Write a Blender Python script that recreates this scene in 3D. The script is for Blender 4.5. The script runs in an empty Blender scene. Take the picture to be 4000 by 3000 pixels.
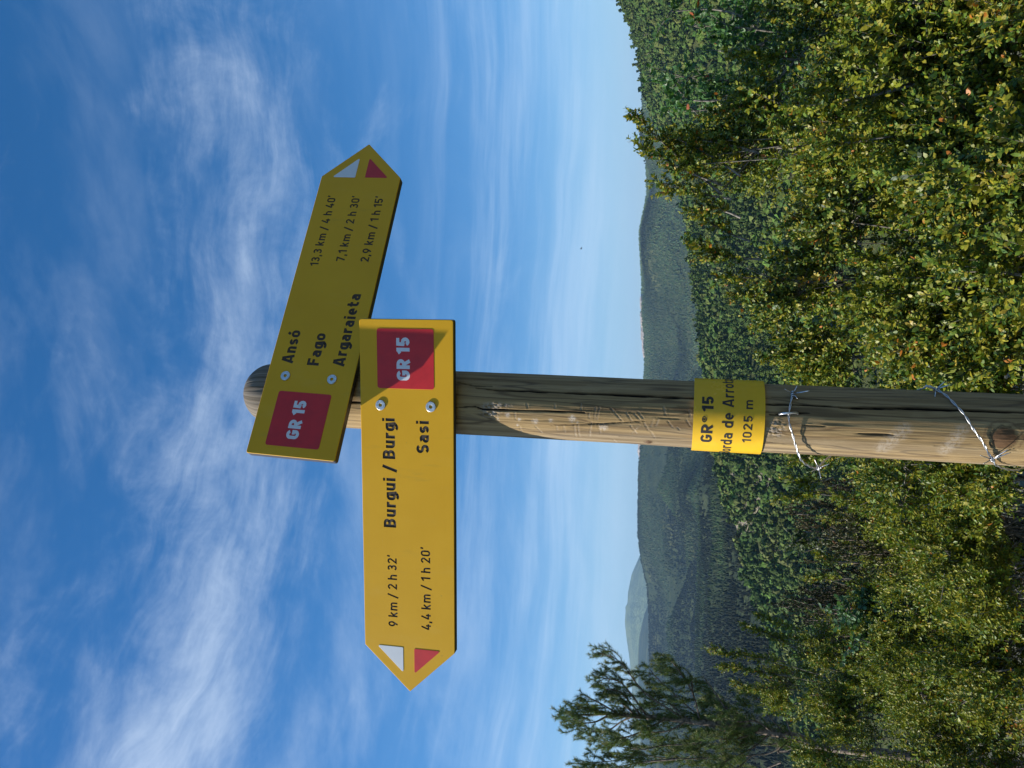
import bpy, bmesh, math, random
import numpy as np
from mathutils import Matrix, Vector

random.seed(7)
rng = np.random.default_rng(11)
SC = bpy.context.scene
COL = SC.collection

# ------------------------------------------------------------------ camera, sky, sun, exposure
EYE = np.array([0.0, 0.0, 1.55])
PITCH = 0.2
FPX = 28 / 36 * 4000                      # focal length in pixels of the 4000 px photograph
FWD = np.array([0, math.cos(PITCH), math.sin(PITCH)])
DWN = np.array([0, math.sin(PITCH), -math.cos(PITCH)])
RGT = np.array([1.0, 0, 0])
cam_d = bpy.data.cameras.new('camera')
cam_d.lens = 28; cam_d.sensor_width = 36; cam_d.clip_start = 0.02; cam_d.clip_end = 60000
cam = bpy.data.objects.new('camera', cam_d); COL.objects.link(cam)
# the photograph was taken with the camera turned on its side: picture right is down in the world
cam.matrix_world = Matrix((
    (DWN[0], RGT[0], -FWD[0], EYE[0]),
    (DWN[1], RGT[1], -FWD[1], EYE[1]),
    (DWN[2], RGT[2], -FWD[2], EYE[2]),
    (0, 0, 0, 1)))
SC.camera = cam

SUN_EL = math.radians(41)
SUN_AZ = math.radians(262.2)                # clockwise from +Y
SUN_DIR = np.array([math.sin(SUN_AZ) * math.cos(SUN_EL), math.cos(SUN_AZ) * math.cos(SUN_EL), math.sin(SUN_EL)])
SKY_STRENGTH = 0.076
SUN_STRENGTH = 5.0
HAZE_DENSITY = 0.62e-4
HAZE_COLOR = (0.36, 0.62, 0.95, 1)

sun_d = bpy.data.lights.new('sun', 'SUN'); sun_d.energy = SUN_STRENGTH; sun_d.angle = math.radians(0.53)
sun_d.color = (1.0, 0.94, 0.84)
sun = bpy.data.objects.new('sun', sun_d); COL.objects.link(sun)
sun.rotation_euler = Vector(SUN_DIR).to_track_quat('Z', 'Y').to_euler()

SC.view_settings.view_transform = 'Standard'
SC.view_settings.look = 'None'
SC.view_settings.exposure = 0.5
SC.view_settings.gamma = 1.0
SC.view_settings.use_curve_mapping = False
SC.render.engine = 'CYCLES'
SC.cycles.use_denoising = True
SC.cycles.max_bounces = 6
SC.cycles.diffuse_bounces = 3
SC.cycles.glossy_bounces = 2
SC.cycles.transmission_bounces = 3
SC.cycles.volume_bounces = 0
SC.cycles.caustics_reflective = False
SC.cycles.caustics_refractive = False


class NT:
    """small helper for wiring shader nodes as expressions"""
    def __init__(self, tree):
        self.t = tree
    def n(self, kind, **kw):
        nd = self.t.nodes.new(kind)
        for k, v in kw.items():
            setattr(nd, k, v)
        return nd
    def put(self, sock, v):
        if hasattr(v, 'is_output'):
            self.t.links.new(v, sock)
        else:
            sock.default_value = v
    def m(self, op, a, b=0.0, c=None, clamp=False):
        nd = self.n('ShaderNodeMath', operation=op, use_clamp=clamp)
        self.put(nd.inputs[0], a); self.put(nd.inputs[1], b)
        if c is not None:
            self.put(nd.inputs[2], c)
        return nd.outputs[0]
    def mix(self, f, a, b, blend='MIX'):
        nd = self.n('ShaderNodeMix', data_type='RGBA', blend_type=blend)
        self.put(nd.inputs['Factor'], f)
        ia = [i for i in nd.inputs if i.type == 'RGBA']
        self.put(ia[0], a); self.put(ia[1], b)
        return [o for o in nd.outputs if o.type == 'RGBA'][0]
    def ss(self, x, lo, hi, a=0.0, b=1.0):
        nd = self.n('ShaderNodeMapRange', interpolation_type='SMOOTHSTEP')
        self.put(nd.inputs[0], x)
        for i, v in enumerate((lo, hi, a, b)):
            self.put(nd.inputs[i + 1], v)
        return nd.outputs[0]
    def noise(self, vec, scale, detail=5, rough=0.55, dist=0.0, dim='3D'):
        nd = self.n('ShaderNodeTexNoise', noise_dimensions=dim)
        self.put(nd.inputs['Vector'], vec)
        nd.inputs['Scale'].default_value = scale; nd.inputs['Detail'].default_value = detail
        nd.inputs['Roughness'].default_value = rough; nd.inputs['Distortion'].default_value = dist
        return nd.outputs[0]
    def xyz(self, x, y, z=0.0):
        nd = self.n('ShaderNodeCombineXYZ')
        self.put(nd.inputs[0], x); self.put(nd.inputs[1], y); self.put(nd.inputs[2], z)
        return nd.outputs[0]
    def sep(self, v):
        nd = self.n('ShaderNodeSeparateXYZ'); self.put(nd.inputs[0], v)
        return nd.outputs
    def scale(self, v, s):
        nd = self.n('ShaderNodeVectorMath', operation='MULTIPLY')
        self.put(nd.inputs[0], v); nd.inputs[1].default_value = s
        return nd.outputs[0]


def build_world():
    w = bpy.data.worlds.new('World'); SC.world = w; w.use_nodes = True
    t = w.node_tree; t.nodes.clear(); b = NT(t)
    sky = b.n('ShaderNodeTexSky', sky_type='NISHITA')
    sky.sun_disc = False; sky.sun_elevation = SUN_EL; sky.sun_rotation = SUN_AZ
    sky.altitude = 1000; sky.air_density = 1.0; sky.dust_density = 1.0; sky.ozone_density = 3.5
    d = b.sep(b.n('ShaderNodeTexCoord').outputs['Generated'])
    el = b.m('MULTIPLY', b.m('ARCSINE', d[2]), 57.2958)                    # elevation, degrees
    az = b.m('MULTIPLY', b.m('ARCTAN2', d[0], d[1]), 57.2958)              # azimuth, degrees, right positive
    elp = b.m('MAXIMUM', el, 0.0)
    # cirrus: fibres streaking along the azimuth, bent by a slow warp
    slow = b.noise(b.xyz(b.m('MULTIPLY', az, 0.04), b.m('MULTIPLY', el, 0.05), 5.2), 1.0, 3, 0.5)
    warp = b.m('MULTIPLY', b.m('SUBTRACT', slow, 0.5), 9.0)
    e2 = b.m('ADD', el, warp)
    tilt = b.m('ADD', e2, b.m('MULTIPLY', az, 0.17))
    fib = b.noise(b.xyz(b.m('MULTIPLY', az, 0.075), b.m('MULTIPLY', tilt, 0.40), 3.1), 1.0, 11, 0.66, 0.2)
    puff = b.noise(b.xyz(b.m('MULTIPLY', az, 0.11), b.m('MULTIPLY', e2, 0.14), 7.7), 1.0, 11, 0.66, 0.3)
    low = b.noise(b.xyz(b.m('MULTIPLY', az, 0.03), b.m('MULTIPLY', b.m('ADD', el, b.m('ADD', b.m('MULTIPLY', az, 0.07), b.m('MULTIPLY', warp, 0.35))), 0.5), 1.3), 1.0, 8, 0.62, 0.2)
    tex = b.m('ADD', b.m('MULTIPLY', fib, 0.5), b.m('MULTIPLY', puff, 0.5))
    # the main bank of cloud: higher towards the left, thick there, thin wisps to the right
    mid = b.m('SUBTRACT', 30.4, b.m('MULTIPLY', az, 0.055))
    off = b.m('ABSOLUTE', b.m('SUBTRACT', b.m('ADD', el, b.m('MULTIPLY', warp, 0.5)), mid))
    band = b.ss(off, 0.0, b.m('ADD', 8.0, b.m('MULTIPLY', az, 0.04)), 1.0, 0.0)
    left = b.ss(az, -34.0, 24.0, 0.90, 0.38)
    body = b.m('ADD', b.m('MULTIPLY', b.m('SUBTRACT', tex, 0.5), 3.0), b.m('MULTIPLY', band, b.m('MULTIPLY', left, 1.05)))
    c1 = b.m('MULTIPLY', b.ss(body, 0.05, 1.60), 0.66)
    wisp = b.noise(b.xyz(b.m('MULTIPLY', az, 0.05), b.m('MULTIPLY', b.m('SUBTRACT', el, b.m('MULTIPLY', az, 0.10)), 0.16), 11.0), 1.0, 8, 0.62, 0.3)
    veil = b.m('MULTIPLY', b.ss(wisp, 0.42, 0.80), b.ss(az, -34.0, 22.0, 0.34, 0.10))
    # thin level streaks low in the sky
    lowm = b.m('MULTIPLY', b.ss(el, 1.0, 6.0), b.ss(el, 9.0, 21.0, 1.0, 0.0))
    c2 = b.m('MULTIPLY', b.ss(low, 0.40, 0.74), b.m('MULTIPLY', lowm, 0.33))
    cov = b.m('SUBTRACT', 1.0, b.m('MULTIPLY', b.m('SUBTRACT', 1.0, c1), b.m('MULTIPLY', b.m('SUBTRACT', 1.0, veil), b.m('SUBTRACT', 1.0, c2))), clamp=True)
    cov = b.m('MULTIPLY', cov, b.ss(el, -1.0, 2.0), clamp=True)
    cloud = b.mix(b.ss(el, 0.0, 45.0), (8.2, 9.6, 11.0, 1), (7.6, 8.9, 10.6, 1))
    hs = b.n('ShaderNodeHueSaturation'); hs.inputs['Saturation'].default_value = 1.33; hs.inputs['Value'].default_value = 1.35
    b.put(hs.inputs['Color'], sky.outputs[0])
    hz = b.ss(el, 0.0, 12.0, 0.30, 0.0)
    base = b.mix(hz, hs.outputs[0], (4.8, 7.6, 10.4, 1))
    col = b.mix(cov, base, cloud)
    bg = b.n('ShaderNodeBackground'); b.put(bg.inputs[0], col); bg.inputs[1].default_value = SKY_STRENGTH
    out = b.n('ShaderNodeOutputWorld'); t.links.new(bg.outputs[0], out.inputs[0])
build_world()


# ------------------------------------------------------------------ helpers
def px(x, y):
    """pixel of the 4000 x 3000 photograph -> slopes right/down in the upright view"""
    return ((3000 - y) - 1500) / FPX, (x - 2000) / FPX
K = 4000 / 2212
def at(x, y, depth):
    """point seen at (x, y) of the photograph reduced to 2212 px wide, at a depth along the view"""
    u, v = px(x * K, y * K)
    return EYE + depth * (FWD + u * RGT + v * DWN)
def ray(x, y):
    u, v = px(x, y)
    r = FWD + u * RGT + v * DWN
    return r / np.linalg.norm(r)

def nrm(v):
    v = np.asarray(v, float)
    return v / (np.linalg.norm(v, axis=-1, keepdims=True) + 1e-12)

def hash3(i, j, k, seed):
    n = (i * 374761393 + j * 668265263 + k * 2147483647 + seed * 1274126177).astype(np.int64) & 0x7fffffff
    n = ((n ^ (n >> 13)) * 1274126177) & 0x7fffffff
    n = ((n ^ (n >> 16)) * 668265263) & 0x7fffffff
    return (n & 0xffffff) / float(0xffffff)
def vnoise(x, y, z=None, seed=0):
    z = np.zeros_like(x) if z is None else z
    i, j, k = np.floor(x), np.floor(y), np.floor(z)
    a, b_, c = x - i, y - j, z - k
    a, b_, c = (q * q * (3 - 2 * q) for q in (a, b_, c))
    i, j, k = i.astype(np.int64), j.astype(np.int64), k.astype(np.int64)
    r = 0
    for di in (0, 1):
        for dj in (0, 1):
            for dk in (0, 1):
                wgt = (a if di else 1 - a) * (b_ if dj else 1 - b_) * (c if dk else 1 - c)
                r = r + wgt * hash3(i + di, j + dj, k + dk, seed)
    return r
def fbm(x, y, z=None, oct=4, seed=0):
    s, amp, tot = 0, 1.0, 0
    for o in range(oct):
        f = 2.0 ** o
        s = s + amp * vnoise(x * f, y * f, None if z is None else z * f, seed + o * 17)
        tot += amp; amp *= 0.5
    return s / tot

def mesh_np(name, V, faces, mats, colors=None, fmat=None, smooth=False, attrs=None):
    """faces: list of (n,k) index arrays; colors: (nverts,3) linear"""
    me = bpy.data.meshes.new(name)
    V = np.asarray(V, np.float32)
    me.vertices.add(len(V)); me.vertices.foreach_set('co', V.ravel())
    faces = [np.asarray(f, np.int32) for f in faces if len(f)]
    nl = sum(f.size for f in faces); nf = sum(len(f) for f in faces)
    me.loops.add(nl); me.polygons.add(nf)
    me.loops.foreach_set('vertex_index', np.concatenate([f.ravel() for f in faces]))
    tot = np.concatenate([np.full(len(f), f.shape[1], np.int32) for f in faces])
    st = np.concatenate([[0], np.cumsum(tot)[:-1]]).astype(np.int32)
    me.polygons.foreach_set('loop_start', st)
    try:
        me.polygons.foreach_set('loop_total', tot)
    except Exception:
        pass
    if fmat is not None:
        me.polygons.foreach_set('material_index', np.asarray(fmat, np.int32))
    for m in (mats if isinstance(mats, (list, tuple)) else [mats]):
        me.materials.append(m)
    if colors is not None:
        a = me.attributes.new('tone', 'FLOAT_COLOR', 'POINT')
        c4 = np.ones((len(V), 4), np.float32); c4[:, :3] = colors
        a.data.foreach_set('color', c4.ravel())
    for k, v in (attrs or {}).items():
        a = me.attributes.new(k, 'FLOAT', 'POINT'); a.data.foreach_set('value', np.asarray(v, np.float32))
    me.polygons.foreach_set('use_smooth', np.full(nf, bool(smooth)))
    me.update(calc_edges=True)
    me.validate()
    return me

def link(name, me, parent=None, matrix=None, loc=None):
    o = bpy.data.objects.new(name, me); COL.objects.link(o)
    if parent is not None:
        o.parent = parent
    if matrix is not None:
        o.matrix_local = matrix
    if loc is not None:
        o.location = loc
    return o
def tag(o, label=None, cat=None, group=None, kind=None):
    if label: o['label'] = label
    if cat: o['category'] = cat
    if group: o['group'] = group
    if kind: o['kind'] = kind
    return o

class Acc:
    """collects pieces (verts, list of face arrays, colours) for one mesh"""
    def __init__(self):
        self.v, self.f, self.c, self.m, self.n = [], [], [], [], 0
    def add(self, v, faces, col=None, mat=0):
        v = np.asarray(v, float)
        for f in faces:
            f = np.asarray(f)
            if len(f):
                self.f.append(f + self.n); self.m.append(np.full(len(f), mat))
        self.v.append(v); self.n += len(v)
        self.c.append(np.broadcast_to(np.asarray((0.5, 0.5, 0.5) if col is None else col, float), (len(v), 3)))
    def mesh(self, name, mats, smooth=False, colors=True):
        return mesh_np(name, np.concatenate(self.v), self.f, mats,
                       np.concatenate(self.c) if colors else None, np.concatenate(self.m), smooth)

def tube(P, R, sides=6, cap=True):
    P = np.asarray(P, float); n = len(P)
    R = np.broadcast_to(np.asarray(R, float), (n,))
    T = nrm(np.gradient(P, axis=0))
    ref = np.array([0.31, 0.17, 0.93]) if abs(T[0] @ np.array([0.31, 0.17, 0.93])) < 0.9 else np.array([0.95, 0.1, 0.2])
    A = nrm(np.cross(T[0], ref)); V = []
    for i in range(n):
        A = nrm(A - T[i] * (A @ T[i])); B = np.cross(T[i], A)
        an = np.arange(sides) * 2 * math.pi / sides
        V.append(P[i] + R[i] * (np.cos(an)[:, None] * A + np.sin(an)[:, None] * B))
    V = np.concatenate(V)
    i, j = np.meshgrid(np.arange(n - 1), np.arange(sides), indexing='ij')
    j2 = (j + 1) % sides
    Q = np.stack([i * sides + j, i * sides + j2, (i + 1) * sides + j2, (i + 1) * sides + j], -1).reshape(-1, 4)
    fs = [Q]
    if cap:
        fs += [np.arange(sides)[::-1][None], (np.arange(sides) + (n - 1) * sides)[None]]
    return V, fs
def smooth_path(P, n):
    """Catmull-Rom through the points"""
    P = np.asarray(P, float)
    Q = np.concatenate([[2 * P[0] - P[1]], P, [2 * P[-1] - P[-2]]])
    out = []
    t = np.linspace(0, len(P) - 1 - 1e-9, n)
    for s in t:
        i = int(s); a = s - i
        p0, p1, p2, p3 = Q[i], Q[i + 1], Q[i + 2], Q[i + 3]
        out.append(0.5 * (2 * p1 + (p2 - p0) * a + (2 * p0 - 5 * p1 + 4 * p2 - p3) * a * a + (3 * p1 - 3 * p2 + p3 - p0) * a ** 3))
    return np.array(out)

# ------------------------------------------------------------------ materials
def mat_base(name):
    m = bpy.data.materials.new(name); m.use_nodes = True
    t = m.node_tree; t.nodes.clear(); b = NT(t)
    p = b.n('ShaderNodeBsdfPrincipled'); o = b.n('ShaderNodeOutputMaterial')
    t.links.new(p.outputs[0], o.inputs[0])
    return m, b, p, o
def bump(b, p, h, strength, dist):
    n = b.n('ShaderNodeBump'); n.inputs['Strength'].default_value = strength; n.inputs['Distance'].default_value = dist
    b.put(n.inputs['Height'], h); b.t.links.new(n.outputs[0], p.inputs['Normal'])
def plain(name, col, rough=0.5, vary=0.08, scale=40.0, metallic=0.0, spec=0.5, relief=0.0):
    m, b, p, o = mat_base(name)
    co = b.n('ShaderNodeTexCoord').outputs['Object']
    nz = b.noise(co, scale, 5, 0.6)
    f = b.ss(nz, 0.3, 0.7)
    c = b.mix(f, tuple(x * (1 - vary) for x in col) + (1,), tuple(min(1, x * (1 + vary)) for x in col) + (1,))
    b.put(p.inputs['Base Color'], c)
    b.put(p.inputs['Roughness'], b.m('ADD', rough - 0.05, b.m('MULTIPLY', nz, 0.1)))
    p.inputs['Metallic'].default_value = metallic
    p.inputs['Specular IOR Level'].default_value = spec
    if relief:
        bump(b, p, b.noise(co, scale * 6, 3, 0.6), 0.3, relief)
    return m

def leaf_material(name, transl=0.28, rough=0.42, spec=0.5, mottling=0.25, scale=90):
    m, b, p, o = mat_base(name)
    at_ = b.n('ShaderNodeAttribute', attribute_name='tone')
    co = b.n('ShaderNodeTexCoord').outputs['Object']
    nz = b.noise(co, scale, 3, 0.6)
    col = b.mix(b.ss(nz, 0.25, 0.75), b.scale(at_.outputs['Color'], (1 - mottling,) * 3), b.scale(at_.outputs['Color'], (1 + mottling,) * 3))
    b.put(p.inputs['Base Color'], col)
    p.inputs['Roughness'].default_value = rough
    p.inputs['Specular IOR Level'].default_value = spec
    if transl:
        tr = b.n('ShaderNodeBsdfTranslucent')
        b.put(tr.inputs['Color'], b.scale(col, (1.25, 1.3, 0.6)))
        mx = b.n('ShaderNodeMixShader'); mx.inputs[0].default_value = transl
        b.t.links.new(p.outputs[0], mx.inputs[1]); b.t.links.new(tr.outputs[0], mx.inputs[2])
        b.t.links.new(mx.outputs[0], o.inputs[0])
    return m

M = {}
def yellow_paint():
    m, b, p, o = mat_base('yellow sign paint')
    co = b.n('ShaderNodeTexCoord').outputs['Object']
    n1 = b.noise(co, 9, 4, 0.6); n2 = b.noise(co, 320, 2, 0.6)
    c = b.mix(b.ss(n1, 0.3, 0.75), (0.74, 0.400, 0.014, 1), (0.78, 0.432, 0.018, 1))
    c = b.mix(b.m('MULTIPLY', b.ss(b.noise(b.scale(co, (1, 0.35, 1)), 22, 6, 0.65), 0.54, 0.76), 0.30), c, (0.76, 0.47, 0.07, 1))
    c = b.mix(b.m('MULTIPLY', b.ss(b.noise(b.scale(co, (1.6, 0.25, 1)), 30, 6, 0.7), 0.58, 0.72), 0.22), c, (0.46, 0.29, 0.05, 1))
    c = b.mix(b.m('MULTIPLY', b.ss(b.noise(b.scale(co, (1, 14, 1)), 40, 3, 0.7, 1.5), 0.70, 0.74), 0.30), c, (0.80, 0.58, 0.20, 1))
    c = b.mix(b.m('MULTIPLY', b.ss(b.noise(co, 75, 5, 0.7), 0.66, 0.74), 0.35), c, (0.36, 0.24, 0.06, 1))
    b.put(p.inputs['Base Color'], c)
    b.put(p.inputs['Roughness'], b.m('ADD', 0.42, b.m('MULTIPLY', n1, 0.16)))
    p.inputs['Specular IOR Level'].default_value = 0.22
    bump(b, p, n2, 0.12, 0.0004)
    return m
M['yellow'] = yellow_paint()
M['core'] = plain('dark laminate core', (0.050, 0.040, 0.036), 0.42, 0.2, 60, relief=0.0002)
M['ink'] = plain('engraved brown core', (0.060, 0.042, 0.030), 0.75, 0.25, 300, relief=0.0003)
M['red'] = plain('red enamel', (0.60, 0.014, 0.016), 0.44, 0.10, 25)
M['white'] = plain('white enamel', (0.74, 0.77, 0.80), 0.40, 0.03, 25)
M['zinc'] = plain('zinc bolt', (0.62, 0.62, 0.60), 0.38, 0.12, 400, metallic=0.85, relief=0.0003)
M['hole'] = plain('bolt socket', (0.03, 0.028, 0.025), 0.6, 0.2, 300)
M['wire'] = plain('galvanised wire', (0.60, 0.61, 0.62), 0.36, 0.15, 260, metallic=0.9)
M['plate'] = plain('yellow plate paint', (0.76, 0.455, 0.020), 0.26, 0.05, 30)
M['print'] = plain('black print', (0.020, 0.016, 0.014), 0.5, 0.2, 200)
M['leaf'] = leaf_material('box leaf', 0.17, 0.45, 0.34, 0.2, 120)
M['oak'] = leaf_material('oak leaf', 0.30, 0.42, 0.5, 0.2, 60)
M['needle'] = leaf_material('conifer needle', 0.15, 0.5, 0.4, 0.2, 30)
M['crown'] = leaf_material('hillside crown', 0.0, 0.8, 0.2, 0.5, 0.9)
M['crown_far'] = leaf_material('far crown', 0.0, 0.85, 0.15, 0.35, 0.12)
def bark(name, a, c, scale=40):
    m, b, p, o = mat_base(name)
    co = b.n('ShaderNodeTexCoord').outputs['Object']
    nz = b.noise(co, scale, 6, 0.65)
    b.put(p.inputs['Base Color'], b.mix(b.ss(nz, 0.35, 0.68), a + (1,), c + (1,)))
    p.inputs['Roughness'].default_value = 0.85
    bump(b, p, nz, 0.6, 0.004)
    return m
M['twig'] = bark('grey box bark', (0.07, 0.06, 0.045), (0.30, 0.275, 0.23), 60)
M['pinebark'] = bark('pine bark', (0.06, 0.045, 0.035), (0.33, 0.26, 0.20), 25)
M['soil'] = bark('forest soil', (0.042, 0.042, 0.018), (0.10, 0.092, 0.045), 9)
M['moth'] = plain('dark insect', (0.02, 0.02, 0.025), 0.5, 0.2, 900)

# ------------------------------------------------------------------ terrain
def profile(pts):
    """crest given as (photo x, photo y, distance) at 2212 px -> arrays azimuth, elevation angle, distance"""
    out = []
    for x, y, r in pts:
        d = ray(x * K, y * K)
        out.append((math.atan2(d[0], d[1]), math.atan2(d[2], math.hypot(d[0], d[1])), r))
    return np.array(sorted(out))
def interp_profile(pr, az):
    return np.interp(az, pr[:, 0], pr[:, 1]), np.interp(az, pr[:, 0], pr[:, 2])

class Slope:
    """a hillside that rises from (r0, e0) to a crest; a heightfield in polar coordinates round the viewpoint"""
    def __init__(self, crest, r0, e0, power, rough, fscale, seed, azr):
        self.pr = profile(crest); self.r0, self.e0, self.power = r0, math.radians(e0), power
        self.rough, self.fs, self.seed, self.azr = rough, fscale, seed, azr
    def point(self, az, s):
        e1, r1 = interp_profile(self.pr, az)
        r0 = np.minimum(self.r0, r1 * 0.8)
        r = r0 + (r1 - r0) * s
        z0 = r0 * np.tan(self.e0); z1 = r1 * np.tan(e1)
        sc = np.clip(s, 0, 1)
        z = z0 + (z1 - z0) * sc ** self.power
        z = np.where(s > 1, z1 - (s - 1) * (r1 - r0) * 0.35, z)
        X, Y = r * np.sin(az), r * np.cos(az)
        amp = self.rough * np.sin(np.pi * np.clip(s, 0, 1)) ** 0.7 * np.clip((1 - s) / 0.22, 0, 1)
        z = z + amp * (fbm(X / self.fs + 31, Y / self.fs + 17, None, 4, self.seed) - (0.5 if self.rough < 20 else 0.66)) * 2
        return np.stack([X, Y, z + EYE[2]], -1)
    def mesh(self, name, mat, na, ns, smax=1.5):
        az = np.concatenate([np.linspace(-1.35, -0.66, 22, endpoint=False), np.linspace(-0.66, 0.66, na), np.linspace(0.66, 1.35, 23)[1:]])
        na = len(az); s = np.linspace(0, smax, ns)
        A, S = np.meshgrid(az, s, indexing='ij')
        V = self.point(A, S).reshape(-1, 3)
        i, j = np.meshgrid(np.arange(na - 1), np.arange(ns - 1), indexing='ij')
        Q = np.stack([i * ns + j, (i + 1) * ns + j, (i + 1) * ns + j + 1, i * ns + j + 1], -1).reshape(-1, 4)
        at_ = dict(bare=bare_spots(V)) if name == 'hillside' else None
        return mesh_np(name, V, [Q], mat, None, None, True, at_)

BARE = [(1632, 1005, 9), (1640, 1040, 12), (1652, 1085, 12), (1662, 1130, 10), (1680, 1190, 10), (1700, 1235, 8), (1612, 1120, 8), (1600, 1150, 8), (1588, 1010, 6),
        (1402, 112, 16), (1408, 140, 16), (1398, 90, 12), (1592, 1085, 6)]
def bare_spots(P):
    """stony clearings of the near hillside, by where they lie on the slope"""
    m = np.zeros(len(P)); az = np.arctan2(P[:, 0], P[:, 1]); r = np.hypot(P[:, 0], P[:, 1])
    for x, y, R in BARE:
        d = ray(x * K, y * K); a0 = math.atan2(d[0], d[1]); e0 = math.atan2(d[2], math.hypot(d[0], d[1]))
        s_ = np.linspace(0.1, 1.0, 400); Q = near.point(np.full(400, a0), s_); e = np.arctan2(Q[:, 2] - EYE[2], np.hypot(Q[:, 0], Q[:, 1]))
        q = Q[int(np.argmin(np.abs(e - e0)))]; r0 = math.hypot(q[0], q[1])
        u = ((az - a0) * r0) / R; v = (r - r0) / (R * 2.6)
        m = np.maximum(m, np.clip(1.35 - np.hypot(u, v) + 1.1 * (fbm(P[:, 0] / 9, P[:, 1] / 14, None, 3, 61) - 0.5), 0, 1))
    return m

def hill_material(name, a, c, rock, scale, rock_lo, rock_hi, rscale, clear=None):
    m, b, p, o = mat_base(name)
    co = b.n('ShaderNodeTexCoord').outputs['Object']
    n1 = b.noise(co, scale, 8, 0.62); n2 = b.noise(co, rscale, 6, 0.6, 0.4)
    col = b.mix(b.ss(n1, 0.32, 0.68), a + (1,), c + (1,))
    if clear:
        n3 = b.noise(b.scale(co, (1, 1, 3)), rscale * 0.7, 5, 0.55)
        col = b.mix(b.m('MULTIPLY', b.ss(n3, 0.56, 0.66), 0.7), col, clear + (1,))
    col = b.mix(b.ss(n2, rock_lo, rock_hi), col, rock + (1,))
    if name.startswith('near'):
        bs = b.n('ShaderNodeAttribute', attribute_name='bare').outputs['Fac']
        stone = b.mix(b.ss(b.noise(co, 0.9, 5, 0.65), 0.42, 0.60), (0.10, 0.10, 0.055, 1), (0.36, 0.31, 0.25, 1))
        col = b.mix(b.ss(bs, 0.2, 0.6), col, stone)
    b.put(p.inputs['Base Color'], col); p.inputs['Roughness'].default_value = 0.95
    p.inputs['Specular IOR Level'].default_value = 0.1
    bump(b, p, b.noise(co, scale * 6, 4, 0.6), 0.6, 0.4 / scale)
    return m

near = Slope([(1300, -260, 720), (1325, -120, 740), (1345, 0, 760), (1353, 30, 770), (1367, 60, 780), (1384, 120, 790), (1394, 200, 790),
              (1418, 260, 760), (1440, 300, 720), (1482, 450, 640), (1503, 600, 580), (1518, 700, 540), (1528, 820, 510),
              (1543, 900, 490), (1556, 980, 480), (1566, 1060, 470), (1597, 1165, 470), (1640, 1290, 450), (1690, 1430, 420), (1740, 1660, 380), (1790, 2000, 330)],
             210, -17.5, 0.80, 9, 80, 3, (-0.62, 0.62))
vale = Slope([(1560, 500, 1150), (1545, 820, 1200), (1524, 1000, 1300), (1508, 1060, 1350), (1512, 1150, 1400), (1507, 1250, 1450),
              (1505, 1350, 1450), (1503, 1500, 1450), (1505, 1660, 1400), (1510, 2000, 1300)], 420, -9.5, 0.85, 14, 160, 5, (-0.66, 0.45))
ridge = Slope([(1372, -260, 3000), (1380, 100, 3050), (1389, 200, 3100), (1393, 300, 3100), (1396, 350, 3100), (1397, 420, 3050), (1387, 470, 3000), (1381, 500, 3000), (1384, 560, 3000),
               (1387, 620, 3000), (1385, 680, 2950), (1389, 730, 2950), (1393, 790, 2950), (1390, 830, 2950), (1384, 900, 3000), (1382, 960, 3000),
               (1379, 1050, 3050), (1378, 1150, 3100), (1385, 1210, 3150), (1397, 1260, 3200), (1402, 1330, 3250), (1403, 1440, 3250), (1406, 1660, 3200), (1412, 2000, 3100)],
              1350, -3.6, 0.75, 120, 480, 9, (-0.68, 0.66))
spur = Slope([(1450, 880, 2050), (1440, 1000, 2100), (1420, 1060, 2150), (1470, 1130, 2000), (1500, 1180, 1900), (1480, 1260, 1950), (1440, 1350, 2100), (1450, 1480, 2100), (1440, 1660, 2100), (1440, 2000, 2100), (1520, 780, 1900)],
             1250, -4.0, 0.9, 60, 260, 15, (-0.68, 0.30))
fells = Slope([(1412, 1100, 6000), (1402, 1300, 6100), (1391, 1330, 6200), (1381, 1375, 6200), (1378, 1420, 6200), (1379, 1480, 6200), (1386, 1660, 6100), (1395, 2000, 6000)],
              4200, 0.4, 0.8, 14, 700, 21, (-0.75, -0.05))
mountain = Slope([(1386, -260, 9400), (1388, 100, 9500), (1387, 190, 9500), (1388, 215, 9500), (1397, 255, 9500), (1410, 400, 9400), (1415, 800, 9300), (1405, 1130, 9300), (1381, 1200, 9400), (1363, 1240, 9500), (1355, 1280, 9500), (1354, 1303, 9500), (1349, 1312, 9500),
                  (1350, 1318, 9500), (1348, 1345, 9500), (1352, 1380, 9500), (1358, 1420, 9400), (1361, 1450, 9400), (1364, 1500, 9300), (1370, 1660, 9200), (1390, 2000, 9000)],
                 6600, 0.5, 0.8, 60, 900, 27, (-0.78, 0.7))

M['near_hill'] = hill_material('near hillside scrub', (0.040, 0.056, 0.018), (0.085, 0.098, 0.036), (0.36, 0.32, 0.26), 0.16, 0.575, 0.66, 0.022)
M['mid_hill'] = hill_material('far hillside scrub', (0.024, 0.038, 0.018), (0.052, 0.068, 0.028), (0.30, 0.27, 0.22), 0.025, 0.72, 0.78, 0.006, (0.105, 0.115, 0.045))
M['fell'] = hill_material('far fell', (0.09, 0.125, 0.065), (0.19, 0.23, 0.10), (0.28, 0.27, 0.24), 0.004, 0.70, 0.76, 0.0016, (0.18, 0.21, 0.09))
tag(link('hillside', near.mesh('hillside', M['near_hill'], 220, 100, 1.4)), kind='structure')
tag(link('valley', vale.mesh('valley', M['mid_hill'], 220, 70)), kind='structure')
tag(link('ridge', ridge.mesh('ridge', M['mid_hill'], 320, 64)), kind='structure')
tag(link('spur', spur.mesh('spur', M['mid_hill'], 240, 50)), kind='structure')
tag(link('fells', fells.mesh('fells', M['mid_hill'], 160, 40)), kind='structure')
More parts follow.
